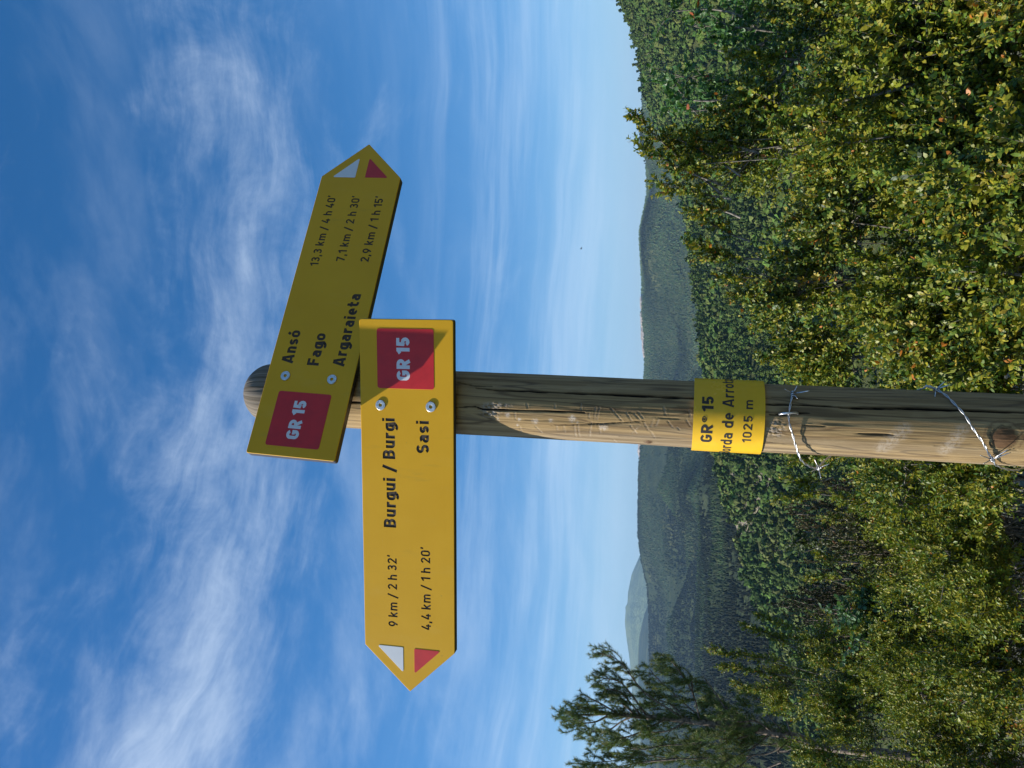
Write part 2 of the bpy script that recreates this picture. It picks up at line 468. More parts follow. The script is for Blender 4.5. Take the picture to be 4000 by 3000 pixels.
tag(link('mountain', mountain.mesh('mountain', M['fell'], 320, 32)), kind='structure')

def ground_z(X, Y):
    X, Y = np.asarray(X, float), np.asarray(Y, float)
    d = np.maximum(0, Y - 1.6)
    z = -0.17 * d - 0.012 * d * d / (1 + d * 0.08)
    z = z + 0.07 * X * np.clip(Y / 4, 0, 1)
    return z + 0.10 * (fbm(X * 0.9 + 5, Y * 0.9 + 9, None, 3, 2) - 0.5)
def build_ground():
    xs = np.concatenate([np.linspace(-9000, -60, 8), np.linspace(-40, -8, 9), np.linspace(-7, 7, 71), np.linspace(8, 40, 9), np.linspace(60, 9000, 8)])
    ys = np.concatenate([np.linspace(-9000, -40, 6), np.linspace(-30, -3, 8), np.linspace(-2.6, 12, 74), np.linspace(13, 60, 20), [90, 140, 200, 400, 1000, 3000, 8000, 16000]])
    A, B = np.meshgrid(xs, ys, indexing='ij')
    Z = ground_z(np.clip(A, -60, 60), np.minimum(B, 160))
    Z = np.where((B > 160), np.minimum(Z, -130), Z)
    Z = np.where(np.abs(A) > 60, np.minimum(Z, -60 * np.clip((B - 20) / 100, 0, 1) + Z), Z)
    V = np.stack([A, B, Z], -1).reshape(-1, 3)
    n, m_ = len(xs), len(ys)
    i, j = np.meshgrid(np.arange(n - 1), np.arange(m_ - 1), indexing='ij')
    Q = np.stack([i * m_ + j, (i + 1) * m_ + j, (i + 1) * m_ + j + 1, i * m_ + j + 1], -1).reshape(-1, 4)
    tag(link('ground', mesh_np('ground', V, [Q], M['soil'], None, None, True)), kind='structure')
build_ground()

# ---- woods on the slopes
def ico(sub):
    bm = bmesh.new(); bmesh.ops.create_icosphere(bm, subdivisions=sub, radius=1.0)
    V = np.array([v.co[:] for v in bm.verts]); F = np.array([[v.index for v in f.verts] for f in bm.faces]); bm.free()
    return V, F
ICO1, ICO2 = ico(1), ico(2)
def clump_crown(seed, n, shape, qs):
    """a crown of many small leaf-clump faces spread through its volume, round a rough core"""
    r = np.random.default_rng(seed)
    if shape in ('broad', 'low'):
        lob = np.concatenate([[(0, 0, 1.0, .78)], np.c_[r.normal(0, .42, 7), r.normal(0, .42, 7), r.uniform(.5, 1.7, 7), r.uniform(.30, .5, 7)]])
    else:
        zz = np.linspace(.35, 2.2, 9); lob = np.c_[r.normal(0, .10, 9) * (2.4 - zz), r.normal(0, .10, 9) * (2.4 - zz), zz, (2.45 - zz) * .33 + .10]
    k = r.integers(0, len(lob), n); d = nrm(r.normal(0, 1, (n, 3)))
    p = lob[k, :3] + d * (lob[k, 3] * r.uniform(.84, 1.02, n))[:, None]
    nn = nrm(d + r.normal(0, .16, (n, 3))); t = nrm(np.cross(nn, r.normal(0, 1, (n, 3)))); b2 = np.cross(nn, t)
    q = (qs * r.uniform(.6, 1.4, n))[:, None]
    V = np.stack([p - t * q - b2 * q * .7, p + t * q - b2 * q * .8, p + t * q * .7 + b2 * q + nn * q * .35, p - t * q * .8 + b2 * q * .8], 1).reshape(-1, 3)
    F = np.arange(4 * n).reshape(n, 4); F = np.concatenate([F[:, :3], F[:, [0, 2, 3]]])
    cv, cf = ICO1; pick = {'broad': (0, 1, 2, 3), 'low': (0,), 'cone': (0, 2, 4, 6) if n > 100 else (1, 5)}[shape]
    core = np.concatenate([lob[i, :3] + cv * lob[i, 3] * .90 for i in pick])
    cf = np.concatenate([cf + i * len(cv) for i in range(len(pick))])
    V2 = np.concatenate([V, core]); F2 = np.concatenate([F, cf + len(V)])
    return V2, F2
def broad_crown(seed): return clump_crown(seed, 150, 'broad', .20)
def low_crown(seed): return clump_crown(seed, 8, 'low', .50)
def cone_crown(seed, rings=4, sides=7):
    if rings > 3: return clump_crown(seed, 16 if rings == 4 else 120, 'cone', .36 if rings == 4 else .17)
    r = np.random.default_rng(seed); V = []; F = []
    for k in range(rings):
        z0 = 0.25 + 2.3 * k / rings; rad = 0.95 * (1 - k / rings) ** 0.8
        base = len(V)
        for q_ in range(sides):
            a = 2 * math.pi * q_ / sides + k; q = rad * r.uniform(0.7, 1.2)
            V.append((q * math.cos(a), q * math.sin(a), z0 + r.uniform(-0.12, 0.12)))
        V.append((r.normal(0, 0.03), r.normal(0, 0.03), z0 + 2.3 / rings * 1.5))
        for q_ in range(sides):
            F.append((base + q_, base + (q_ + 1) % sides, base + sides))
    return np.array(V), np.array(F)
PYR = (np.array([(1, 0, 0), (0, 1, .1), (-1, .1, 0), (-.1, -1, .05), (.1, 0, 1.75)], float), np.array([(0, 1, 4), (1, 2, 4), (2, 3, 4), (3, 0, 4)]))
OCT = (np.array([(1, 0, .7), (0, 1, .8), (-1, 0, .6), (0, -1, .7), (0, 0, 1.9), (0, 0, 0)], float),
       np.array([(0, 1, 4), (1, 2, 4), (2, 3, 4), (3, 0, 4), (1, 0, 5), (2, 1, 5), (3, 2, 5), (0, 3, 5)]))
def instance(templ, pos, size, tall, rot, col):
    """many copies of one template merged: arrays of verts, faces, colours"""
    V, F = templ; n = len(pos)
    c, s = np.cos(rot), np.sin(rot)
    x = V[None, :, 0] * c[:, None] - V[None, :, 1] * s[:, None]
    y = V[None, :, 0] * s[:, None] + V[None, :, 1] * c[:, None]
    z = np.broadcast_to(V[None, :, 2], x.shape)
    P = np.stack([x * size[:, None], y * size[:, None], z * (size * tall)[:, None]], -1) + pos[:, None, :]
    FF = F[None] + (np.arange(n) * len(V))[:, None, None]
    return P.reshape(-1, 3), FF.reshape(-1, F.shape[1]), np.repeat(col, len(V), axis=0)

def tree_tone(n, kinds):
    out = np.zeros((n, 3)); k = rng.integers(0, len(kinds), n)
    for i, c in enumerate(kinds):
        out[k == i] = c
    out *= rng.uniform(0.82, 1.18, (n, 1))
    return out * rng.uniform(0.92, 1.08, (n, 3))

def near_wood():
    cand = 60000
    az = rng.uniform(-0.66, 0.68, cand); s = rng.uniform(0.02, 1.0, cand) ** 0.75
    P = near.point(az, s)
    bare = fbm(P[:, 0] / 26 + 3, P[:, 1] / 26 + 8, None, 3, 40)
    stands = fbm(P[:, 0] / 60 + 13, P[:, 1] / 60 + 2, None, 3, 44)
    keep = rng.uniform(0, 1, cand) < np.clip((0.74 - bare) * 7, 0.10, 1) * (0.5 + 0.45 * (s > 0.2))
    keep &= rng.uniform(0, 1, cand) > bare_spots(P) * 0.93
    az, s, P, stands = az[keep], s[keep], P[keep], stands[keep]
    # thin out by distance between neighbours
    cell = {}; ok = []
    for i, p in enumerate(P):
        sp = 3.1
        k = (int(p[0] // sp), int(p[1] // sp))
        if k in cell: continue
        cell[k] = 1; ok.append(i)
    P, stands, s = P[ok], stands[ok], s[ok]
    n = len(P)
    dist = np.hypot(P[:, 0], P[:, 1])
    size = rng.uniform(1.45, 2.8, n) * (0.85 + 0.5 * rng.uniform(0, 1, n) ** 3)
    conif = (stands + rng.normal(0, 0.05, n)) > 0.55
    tall = np.where(conif, rng.uniform(0.75, 1.05, n), rng.uniform(0.85, 1.2, n))
    tone = np.where(conif[:, None], tree_tone(n, [(0.060, 0.094, 0.018), (0.072, 0.104, 0.021), (0.051, 0.090, 0.018)]),
                    tree_tone(n, [(0.070, 0.124, 0.018), (0.056, 0.108, 0.018), (0.081, 0.110, 0.021), (0.054, 0.094, 0.018), (0.094, 0.115, 0.026)]))
    rot = rng.uniform(0, 6.28, n)
    pos = P.copy(); pos[:, 2] -= 0.4
    # apparent position in the photograph decides which of them are trees of their own
    rel = pos + [0, 0, 2] - EYE
    dep = rel @ FWD; vx = 2000 + FPX * (rel @ DWN) / dep; vy = 3000 - (1500 + FPX * (rel @ RGT) / dep)
    cover = np.interp(vy, [0, 500, 900, 1200, 1450, 1800, 2100, 2300, 2600, 3000], [2900, 2820, 2850, 3050, 3200, 3180, 3120, 3200, 2850, 2600])
    seen = (vx < cover - 25) & (vy > 10) & (vy < 2990)
    order = np.argsort(np.where(seen, -size / dep, 1))
    own = order[:260]; own = own[seen[own]]
    T = [broad_crown(i + 1) for i in range(5)]; C = [cone_crown(i + 60, 5, 9) for i in range(4)]; CL = [cone_crown(i + 60, 4) for i in range(4)]
    # trees of their own share mesh data
    protos = []
    def proto(templ, name, col):
        V, F = templ
        tv, tf = tube(np.array([(0, 0, -0.5), (0.02, 0, 0.3), (0, 0.02, 0.8)]), [0.10, 0.08, 0.05], 5)
        a = Acc(); a.add(V, [F], col, 0); a.add(tv, tf, (0.2, 0.17, 0.13), 1)
        return a.mesh(name, [M['crown'], M['pinebark']])
    pb = [proto(T[i % 5], 'leafy_tree', tuple(tree_tone(1, [c])[0])) for i, c in enumerate([(0.076, 0.132, 0.020), (0.056, 0.108, 0.018), (0.085, 0.114, 0.022), (0.054, 0.094, 0.018), (0.065, 0.115, 0.018), (0.094, 0.117, 0.028)])]
    pc = [proto(C[i % 4], 'pine_tree', tuple(tree_tone(1, [c])[0])) for i, c in enumerate([(0.060, 0.094, 0.018), (0.073, 0.106, 0.022), (0.053, 0.094, 0.018), (0.066, 0.095, 0.018)])]
    for i in own:
        if conif[i]:
            o = link('hillside_pine', pc[rng.integers(0, 4)], loc=pos[i])
            tag(o, 'small conical pine on the wooded slope beyond the shrubs', 'tree', 'pines standing on the near hillside')
        else:
            o = link('hillside_tree', pb[rng.integers(0, 6)], loc=pos[i])
            tag(o, 'small rounded leafy tree on the wooded slope beyond the shrubs', 'tree', 'leafy trees standing on the near hillside')
        o.scale = (size[i], size[i], size[i] * tall[i]); o.rotation_euler = (0, 0, rot[i])
    rest = np.setdiff1d(np.arange(n), own)
    vis = rest[(vx[rest] < 3350)]
    a = Acc(); var = rng.integers(0, 4, n)
    L = [low_crown(i + 30) for i in range(4)]
    for k in range(4):
        for cf, TT in ((False, L), (True, CL)):
            sel = vis[(var[vis] == k) & (conif[vis] == cf)]
            if len(sel):
                v, f, c = instance(TT[k], pos[sel], size[sel], tall[sel], rot[sel], tone[sel]); a.add(v, [f], c)
    tag(link('hillside_wood', a.mesh('hillside_wood', M['crown'])), 'dense mixed wood covering the near hillside beyond the shrubs', 'woodland', None, 'stuff')
    # low scrub between them
    q = 9000
    az = rng.uniform(-0.5, 0.52, q); s = rng.uniform(0.0, 1.0, q) ** 0.8
    P = near.point(az, s); P[:, 2] -= 0.2
    bare = fbm(P[:, 0] / 26 + 3, P[:, 1] / 26 + 8, None, 3, 40)
    P = P[(bare < 0.90) & (bare_spots(P) < rng.uniform(0.4, 1.6, q))]; n = len(P)
    v, f, c = instance((clump_crown(5, 4, 'low', .5)), P, rng.uniform(0.5, 1.3, n), np.full(n, 0.7), rng.uniform(0, 6, n), tree_tone(n, [(0.070, 0.100, 0.020), (0.091, 0.111, 0.026), (0.060, 0.100, 0.020)]))
    a = Acc(); a.add(v, [f], c)
    tag(link('hillside_scrub', a.mesh('hillside_scrub', M['crown'])), 'low olive scrub between the trees of the near hillside', 'scrub', None, 'stuff')
near_wood()

def far_wood(sl, name, label, cand, sizes, dens_scale, seed, kinds, templ, azr, tall=(1.0, 1.5), cut=0.56):
    az = rng.uniform(azr[0], azr[1], cand); s = rng.uniform(0.05, 1.0, cand) ** 0.8
    P = sl.point(az, s)
    d = fbm(P[:, 0] / dens_scale + 3, P[:, 1] / dens_scale * 0.5 + 8, None, 4, seed)
    keep = rng.uniform(0, 1, cand) < np.clip((cut - d) * 9 + 0.25, 0.06, 1)
    keep |= s > 0.975
    P = P[keep]; n = len(P); dk = d[keep]
    P[:, 2] -= 1
    big = fbm(P[:, 0] / (dens_scale * 2.2) + 9, P[:, 1] / (dens_scale * 1.3), None, 3, seed + 70)
    tone = tree_tone(n, kinds) * np.clip(0.30 + 7.5 * (big - 0.40), 0.30, 2.6)[:, None]
    v, f, c = instance(templ, P, rng.uniform(*sizes, n), rng.uniform(*tall, n), rng.uniform(0, 6, n), tone)
    a = Acc(); a.add(v, [f], c)
    tag(link(name, a.mesh(name, M['crown_far'])), label, 'woodland', None, 'stuff')
far_wood(vale, 'valley_wood', 'dark conifer wood filling the valley behind the near hillside', 30000, (1.9, 3.2), 170, 51,
         [(0.018, 0.033, 0.010), (0.023, 0.042, 0.013), (0.033, 0.047, 0.015)], PYR, (-0.62, 0.4), (0.8, 1.2), 0.78)
far_wood(spur, 'spur_wood', 'dark patch of fir wood on the spur below the far ridge', 34000, (2.2, 3.8), 200, 53,
         [(0.019, 0.035, 0.013), (0.026, 0.043, 0.016)], PYR, (-0.6, 0.25), (0.7, 1.0), 0.60)
far_wood(ridge, 'ridge_wood', 'bluish wood covering the long far ridge', 80000, (2.8, 5.2), 330, 57,
         [(0.022, 0.039, 0.015), (0.029, 0.045, 0.017), (0.038, 0.050, 0.019)], PYR, (-0.62, 0.62), (0.6, 0.95), 0.55)
# pale outcrops along the crest of the far ridge
def crags():
    spots = [(1390, 690), (1394, 720), (1397, 745), (1393, 655), (1389, 955), (1393, 930), (1388, 975)]
    Mr = bark('pale limestone', (0.22, 0.19, 0.17), (0.46, 0.41, 0.37), 0.15)
    for k, (x, y) in enumerate(spots):
        d = ray((x + 1) * K, y * K)
        az = math.atan2(d[0], d[1])
        e1, r1 = interp_profile(ridge.pr, np.array([az]))
        base = ridge.point(np.array([az]), np.array([0.985]))[0]
        V, F = ICO2
        n = fbm(V[:, 0] * 2 + k, V[:, 1] * 2, V[:, 2] * 3, 3, k)
        P = V * (0.6 + 0.8 * n)[:, None] * np.array([34 + 9 * (k % 3), 18, 11 + 3 * (k % 2)]) + base + [0, -8, -4]
        o = link('rock_outcrop', mesh_np('rock_outcrop', P - base, [F], Mr), loc=base)
        tag(o, 'pale limestone crag on the crest of the far ridge', 'rock', 'pale crags along the far ridge')
crags()

# ------------------------------------------------------------------ stroke lettering in the manner of road-sign capitals
def arc(cx, cy, rx, ry, a0, a1, n=10):
    a = np.radians(np.linspace(a0, a1, n))
    return [(cx + rx * math.cos(t), cy + ry * math.sin(t)) for t in a]
def glyph(ch, w):
    """strokes of one letter (capital height 1): (width, [(points, closed), ...])"""
    h = w / 2; X = 0.73; S = []
    def st(*p, closed=False): S.append((list(p), closed))
    def bowl_ring(W, lo, hi, r=None):
        rx = W / 2 - h; ry = min(rx, (hi - lo) / 2 - h) if r is None else r
        c = W / 2
        p = arc(c, hi - h - ry, rx, ry, 0, 180) + arc(c, lo + h + ry, rx, ry, 180, 360)
        st(*p, closed=True)
    if ch == '0':
        W = 0.58; bowl_ring(W, 0, 1)
    elif ch == '1':
        W = 0.36; st((W - h, 0), (W - h, 1)); st((0.0, 0.72), (W - h + 0.01, 1 - h * 0.75))
    elif ch == '2':
        W = 0.57; r = W / 2 - h
        st(*(arc(W / 2, 1 - h - r, r, r, 172, -38) + [(h * 1.25, h)] + [(W, h)]))
    elif ch == '3':
        W = 0.57; r = W / 2 - h; m = 0.54; r2 = (1 - h - m) / 2
        st(*(arc(W / 2 - .01, 1 - h - r2, r * .95, r2, 160, -90) + [(W * 0.36, m)]))
        r3 = (m - h) / 2
        st(*(arc(W / 2, h + r3, r, r3, 90, -160)))
    elif ch == '4':
        W = 0.60; st((W * 0.56, 1), (h * 0.9, 0.26)); st((h * 0.2, 0.26), (W, 0.26)); st((W * 0.70, 0), (W * 0.70, 0.50))
    elif ch == '5':
        W = 0.57; r = W / 2 - h; ry = (0.64 - w) / 2
        st((W - 0.04, 1 - h), (h + 0.03, 1 - h), (h + 0.01, 0.50), *arc(W / 2, h + ry, r, ry, 125, -160))
    elif ch == '7':
        W = 0.55; st((0, 1 - h), (W - h * 1.1, 1 - h), (W * 0.34, 0))
    elif ch == '9':
        W = 0.57; rx = W / 2 - h; ry = 0.33 - h * 0.5
        st(*arc(W / 2, 1 - h - ry, rx, ry, 0, 360, 20)[:-1], closed=True)
        st((W - h, 1 - h - ry), (W - h - 0.02, 0.50), (W * 0.36, 0))
    elif ch == 'A':
        W = 0.72; st((h * .9, 0), (W / 2, 1)); st((W - h * .9, 0), (W / 2, 1)); st((W * 0.24, 0.24), (W * 0.76, 0.24))
        S[0] = ([(h * .95, 0), (W / 2 - h * .35, 1)], False); S[1] = ([(W - h * .95, 0), (W / 2 + h * .35, 1)], False)
    elif ch == 'B':
        W = 0.62; m = 0.53; r2 = (1 - h - m) / 2; r3 = (m - h) / 2
        st((h, 0), (h, 1))
        st(*([(h, 1 - h)] + arc(W - h - r2 - .02, 1 - h - r2, r2, r2, 90, -90) + [(h, m)]))
        st(*([(h, m)] + arc(W - h - r3, h + r3, r3, r3, 90, -90) + [(h, h)]))
    elif ch == 'F':
        W = 0.53; st((h, 0), (h, 1)); st((h, 1 - h), (W, 1 - h)); st((h, 0.50), (W - 0.05, 0.50))
    elif ch == 'G':
        W = 0.65; r = W / 2 - h
        st(*(arc(W / 2, 1 - h - r, r, r, 18, 180) + arc(W / 2, h + r, r, r, 180, 360) + [(W - h, 0.46), (W * 0.50, 0.46)]))
    elif ch == 'R':
        W = 0.65; m = 0.46; r2 = (1 - h - m) / 2
        st((h, 0), (h, 1)); st(*([(h, 1 - h)] + arc(W - h - r2 - .02, 1 - h - r2, r2, r2, 90, -90) + [(h, m)]))
        st((W * 0.45, m), (W - h * 1.05, 0))
    elif ch == 'S':
        W = 0.61; r = W / 2 - h; m = 0.51; r2 = (1 - h - m) / 2; r3 = (m - h) / 2
        st(*(arc(W / 2, 1 - h - r2, r, r2, 25, 255) + arc(W / 2, h + r3, r, r3, 75, -155)))
    elif ch in 'oó':
        W = 0.57; bowl_ring(W, 0, X)
        if ch == 'ó': st((W * 0.42, 0.82), (W * 0.66, 1.03))
    elif ch == 'n':
        W = 0.54; r = W / 2 - h; st((h, 0), (h, X)); st(*(arc(W / 2, X - h - r, r, r, 180, 0) + [(W - h, 0)]))
    elif ch == 'h':
        W = 0.54; r = W / 2 - h; st((h, 0), (h, 1)); st(*(arc(W / 2, X - h - r, r, r, 180, 0) + [(W - h, 0)]))
    elif ch == 'm':
        W = 0.86; r = (W / 2 - h) / 2
        st((h, 0), (h, X)); st(*(arc(h + r, X - h - r, r, r, 180, 0) + [(W / 2, 0)])); st(*(arc(W / 2 + r, X - h - r, r, r, 180, 0) + [(W - h, 0)]))
    elif ch == 'u':
        W = 0.54; r = W / 2 - h; st((W - h, 0), (W - h, X)); st(*([(h, X)] + arc(W / 2, h + r, r, r, 180, 360)))
    elif ch == 'r':
        W = 0.38; r = 0.27 - h * 0.7; st((h, 0), (h, X)); st(*arc(h + r, X - h - r, r, r, 180, 65))
    elif ch == 'i':
        W = w; st((h, 0), (h, X)); st((h, 0.83), (h, 0.83 + w * 0.85))
    elif ch == 't':
        W = 0.42; r = 0.20 - h * .5; st(*([(0.10 + h * .6, 1 - 0.03)] + arc(0.10 + h * .6 + r, h + r, r, r, 180, 270) + [(W, h)])); st((0, X - h), (W - .02, X - h))
    elif ch == 'k':
        W = 0.55; st((h, 0), (h, 1)); st((h, 0.26), (W - h * 1.1, X)); st((W * 0.42, 0.40), (W - h * 1.0, 0))
    elif ch == 'e':
        W = 0.56; r = W / 2 - h; ry = X / 2 - h
        st(*([(h, X * 0.49), (W - h, X * 0.49)] + arc(W / 2, X / 2, r, ry, 5, 305, 18)))
    elif ch == 'a':
        W = 0.54; r = W / 2 - h; m = 0.42; rr = (m - h) / 2
        st(*(arc(W / 2, X - h - r * .8, r, r * .8, 150, 0) + [(W - h, 0)]))
        st(*([(W - h, m)] + arc(h + rr, h + rr, rr, rr, 90, 270) + [(W - h, h)]))
    elif ch == 's':
        W = 0.50; r = W / 2 - h; m = X * 0.51; r2 = (X - h - m) / 2; r3 = (m - h) / 2
        st(*(arc(W / 2, X - h - r2, r, r2, 20, 255) + arc(W / 2, h + r3, r, r3, 75, -160)))
    elif ch == 'd':
        W = 0.55; r = W / 2 - h; st((W - h, 0), (W - h, 1)); bowl_ring(W, 0, X)
    elif ch == 'g':
        W = 0.55; r = W / 2 - h; st(*([(W - h, X)] + [(W - h, -0.03)] + arc(W / 2, -0.27 + h + r * .8, r, r * .8, 0, -150))); bowl_ring(W, 0, X)
    elif ch == 'x':
        W = 0.54; st((h * .9, 0), (W - h * .9, X)); st((h * .9, X), (W - h * .9, 0))
    elif ch == '/':
        W = 0.48; st((h * .6, -0.12), (W - h * .6, 1.03))
    elif ch == ',':
        W = w * 1.1; st((h * 1.1, w * 0.95), (h * 0.7, -0.17))
    elif ch == "'":
        W = w * 1.1; st((h * 1.3, 1.03), (h * 0.6, 0.74))
    elif ch == 'ø':                                    # registered mark: small R in a ring
        W = 0.44; st(*arc(W / 2, 0.74, W / 2 - 0.04, W / 2 - 0.04, 0, 360, 20)[:-1], closed=True)
        return W, S
    else:
        W = 0.26
    return W, S

def ribbon(pts, closed, w):
    P = []
    for p in pts:
        if not P or math.hypot(p[0] - P[-1][0], p[1] - P[-1][1]) > 1e-4: P.append(p)
    P = np.array(P, float); n = len(P)
    if closed:
        d0 = nrm(P - np.roll(P, 1, 0)); d1 = nrm(np.roll(P, -1, 0) - P)
    else:
        seg = nrm(P[1:] - P[:-1]); d0 = np.concatenate([seg[:1], seg]); d1 = np.concatenate([seg, seg[-1:]])
    n0 = np.stack([-d0[:, 1], d0[:, 0]], 1); n1 = np.stack([-d1[:, 1], d1[:, 0]], 1)
    mt = nrm(n0 + n1); k = np.clip(1 / np.maximum((mt * n1).sum(1), 0.3), 1, 1.9)
    Lf = P + mt * k[:, None] * w / 2; Rt = P - mt * k[:, None] * w / 2
    return Lf, Rt, n

def text_strokes(s, w, x0, x1, base, cap, space=0.30, gap=0.13, wr=None):
    """strokes of a line of text laid between x0 and x1 on a baseline: list of (points, closed, width)"""
    x = 0; out = []
    for i, ch in enumerate(s):
        if ch == ' ':
            x += space; continue
        W, S = glyph(ch, w)
        for p, c in S: out.append(([(a + x, b_) for a, b_ in p], c, w if ch != 'ø' else 0.065))
        if ch == 'ø':
            _, S2 = glyph('R', 0.2)
            for p, c in S2: out.append(([(x + 0.145 + a * 0.26, 0.61 + b_ * 0.26) for a, b_ in p], c, 0.055))
        x += W + (gap if i < len(s) - 1 else 0)
    k = (x1 - x0) / x
    res = []
    for p, c, ww in out:
        Lf, Rt, n = ribbon(p, c, ww)
        f = lambda A: np.stack([x0 + A[:, 0] * k, base + A[:, 1] * cap], 1)
        res.append((f(Lf), f(Rt), c))
    return res

def strokes_flat(strokes, z0, dz=2.5e-5):
    a = Acc()
    for i, (Lf, Rt, c) in enumerate(strokes):
        n = len(Lf); z = z0 + dz * (i % 7)
        V = np.concatenate([np.c_[Lf, np.full(n, z)], np.c_[Rt, np.full(n, z)]])
        idx = np.arange(n if c else n - 1); nx = (idx + 1) % n
        a.add(V, [np.stack([idx + n, nx + n, nx, idx], 1)])
    return a
def strokes_prisms(strokes, ztop, zbot, mat=1):
    a = Acc()
    for i, (Lf, Rt, c) in enumerate(strokes):
        n = len(Lf); zb = zbot - 2e-5 * (i % 11); zt = ztop + 3e-5 * (i % 11)
        V = np.concatenate([np.c_[Lf, np.full(n, zt)], np.c_[Rt, np.full(n, zt)], np.c_[Lf, np.full(n, zb)], np.c_[Rt, np.full(n, zb)]])
        idx = np.arange(n if c else n - 1); nx = (idx + 1) % n
        q = [np.stack([idx + n, nx + n, nx, idx], 1), np.stack([idx + 2 * n, nx + 2 * n, nx + 3 * n, idx + 3 * n], 1),
             np.stack([idx, nx, nx + 2 * n, idx + 2 * n], 1), np.stack([nx + n, idx + n, idx + 3 * n, nx + 3 * n], 1)]
        if not c:
            e = n - 1
            q += [np.array([[0, 2 * n, 3 * n, n]]), np.array([[e, e + n, e + 3 * n, e + 2 * n]])]
        a.add(V, q, None, mat)
    return a

# ------------------------------------------------------------------ the post
T_SIGN = 0.013
PNP_L, PNP_T = 0.5231, 0.0721
def rodr(w):
    t = np.linalg.norm(w); k = w / t
    Km = np.array([[0, -k[2], k[1]], [k[2], 0, -k[0]], [-k[1], k[0], 0]])
    return np.eye(3) + math.sin(t) * Km + (1 - math.cos(t)) * Km @ Km
C2W = np.stack([RGT, DWN, FWD], 1)                   # columns: right, down, forward
def pose(w, t):
    """sign pose measured from the picture -> world matrix with x right, y up, z towards the reader; origin at the blunt top corner"""
    R = C2W @ rodr(np.array(w)); p = EYE + C2W @ np.array(t)
    R = R @ np.diag([1, -1, -1])
    m = np.eye(4); m[:3, :3] = R; m[:3, 3] = p
    return m
POSE_LOW = pose((-0.20834975, 0.1180548, 0.01634265), (0.10015421, -0.23463624, 1.22095345))
UPS = 0.984                                          # this sign is a touch smaller, so that it bears on the post
POSE_UP = pose((-0.18733807, -0.37818946, 0.11174611), (-0.10787082 * UPS, -0.41824501 * UPS, 1.25095955 * UPS))
POSE_UP[:3, :3] *= UPS

# axis of the post from its edges in the picture
R_TOP, R_BOT = 0.0500, 0.0500
def axis_point(x, y, depth):
    u, v = px(x, y); return EYE + depth * (FWD + u * RGT + v * DWN)
def sign_back(Pm, xb):
    return Pm[:3, 3] + Pm[:3, :3] @ np.array([xb, -0.0735, -T_SIGN])
DLOW = (sign_back(POSE_LOW, -0.1325) - EYE) @ FWD + 0.0495
A1 = axis_point(1780, 1572.5, DLOW - 0.01)
# the lower end: same horizontal distance but for a slight lean
u2, v2 = px(4000, 1681)
rr = FWD + u2 * RGT + v2 * DWN
A2 = EYE + rr * ((A1[1] - 0.004) / rr[1])
AX = nrm(A1 - A2)                                    # up along the post
def axis_at_z(z): return A1 + AX * ((z - A1[2]) / AX[2])
def radius_at(z):
    f = np.clip((A1[2] - z) / (A1[2] - A2[2]), -1, 2)
    return R_TOP + (R_BOT - R_TOP) * f
PX_ = nrm(np.cross(AX, [0, -1, 0])); PY_ = np.cross(AX, PX_)      # frame round the axis
if PX_[0] < 0: PX_, PY_ = -PX_, -PY_
# angle 0 faces the camera: direction = -Y-ish
FRONT = nrm(np.array([0, -1.0, 0]) - AX * (-AX[1])); SIDE = np.cross(AX, FRONT)
if SIDE[0] < 0: SIDE = -SIDE
def post_hit(x, y):
    """(angle round the post, z) where the photograph's pixel looks at it"""
    d = ray(x, y); best = None
    o = EYE - A1
    dp = d - AX * (d @ AX); op = o - AX * (o @ AX)
    R = R_TOP
    for _ in range(3):
        a, b_, c = dp @ dp, 2 * dp @ op, op @ op - R * R
        disc = b_ * b_ - 4 * a * c
        s = (-b_ - math.sqrt(max(0, disc))) / (2 * a)
        P = EYE + d * s; R = radius_at(P[2])
    q = P - axis_at_z(P[2])
    return math.atan2(q @ SIDE, q @ FRONT), P[2]
def on_post(th, z, extra=0.0):
    r = radius_at(z) + extra
    return axis_at_z(z) + r * (math.cos(th) * FRONT + math.sin(th) * SIDE)
def top_z():
    d = ray(966, 1555); s = (A1[1]) / d[1]
    return (EYE + d * s)[2]
Z_TOP = top_z(); Z_BASE = -0.3

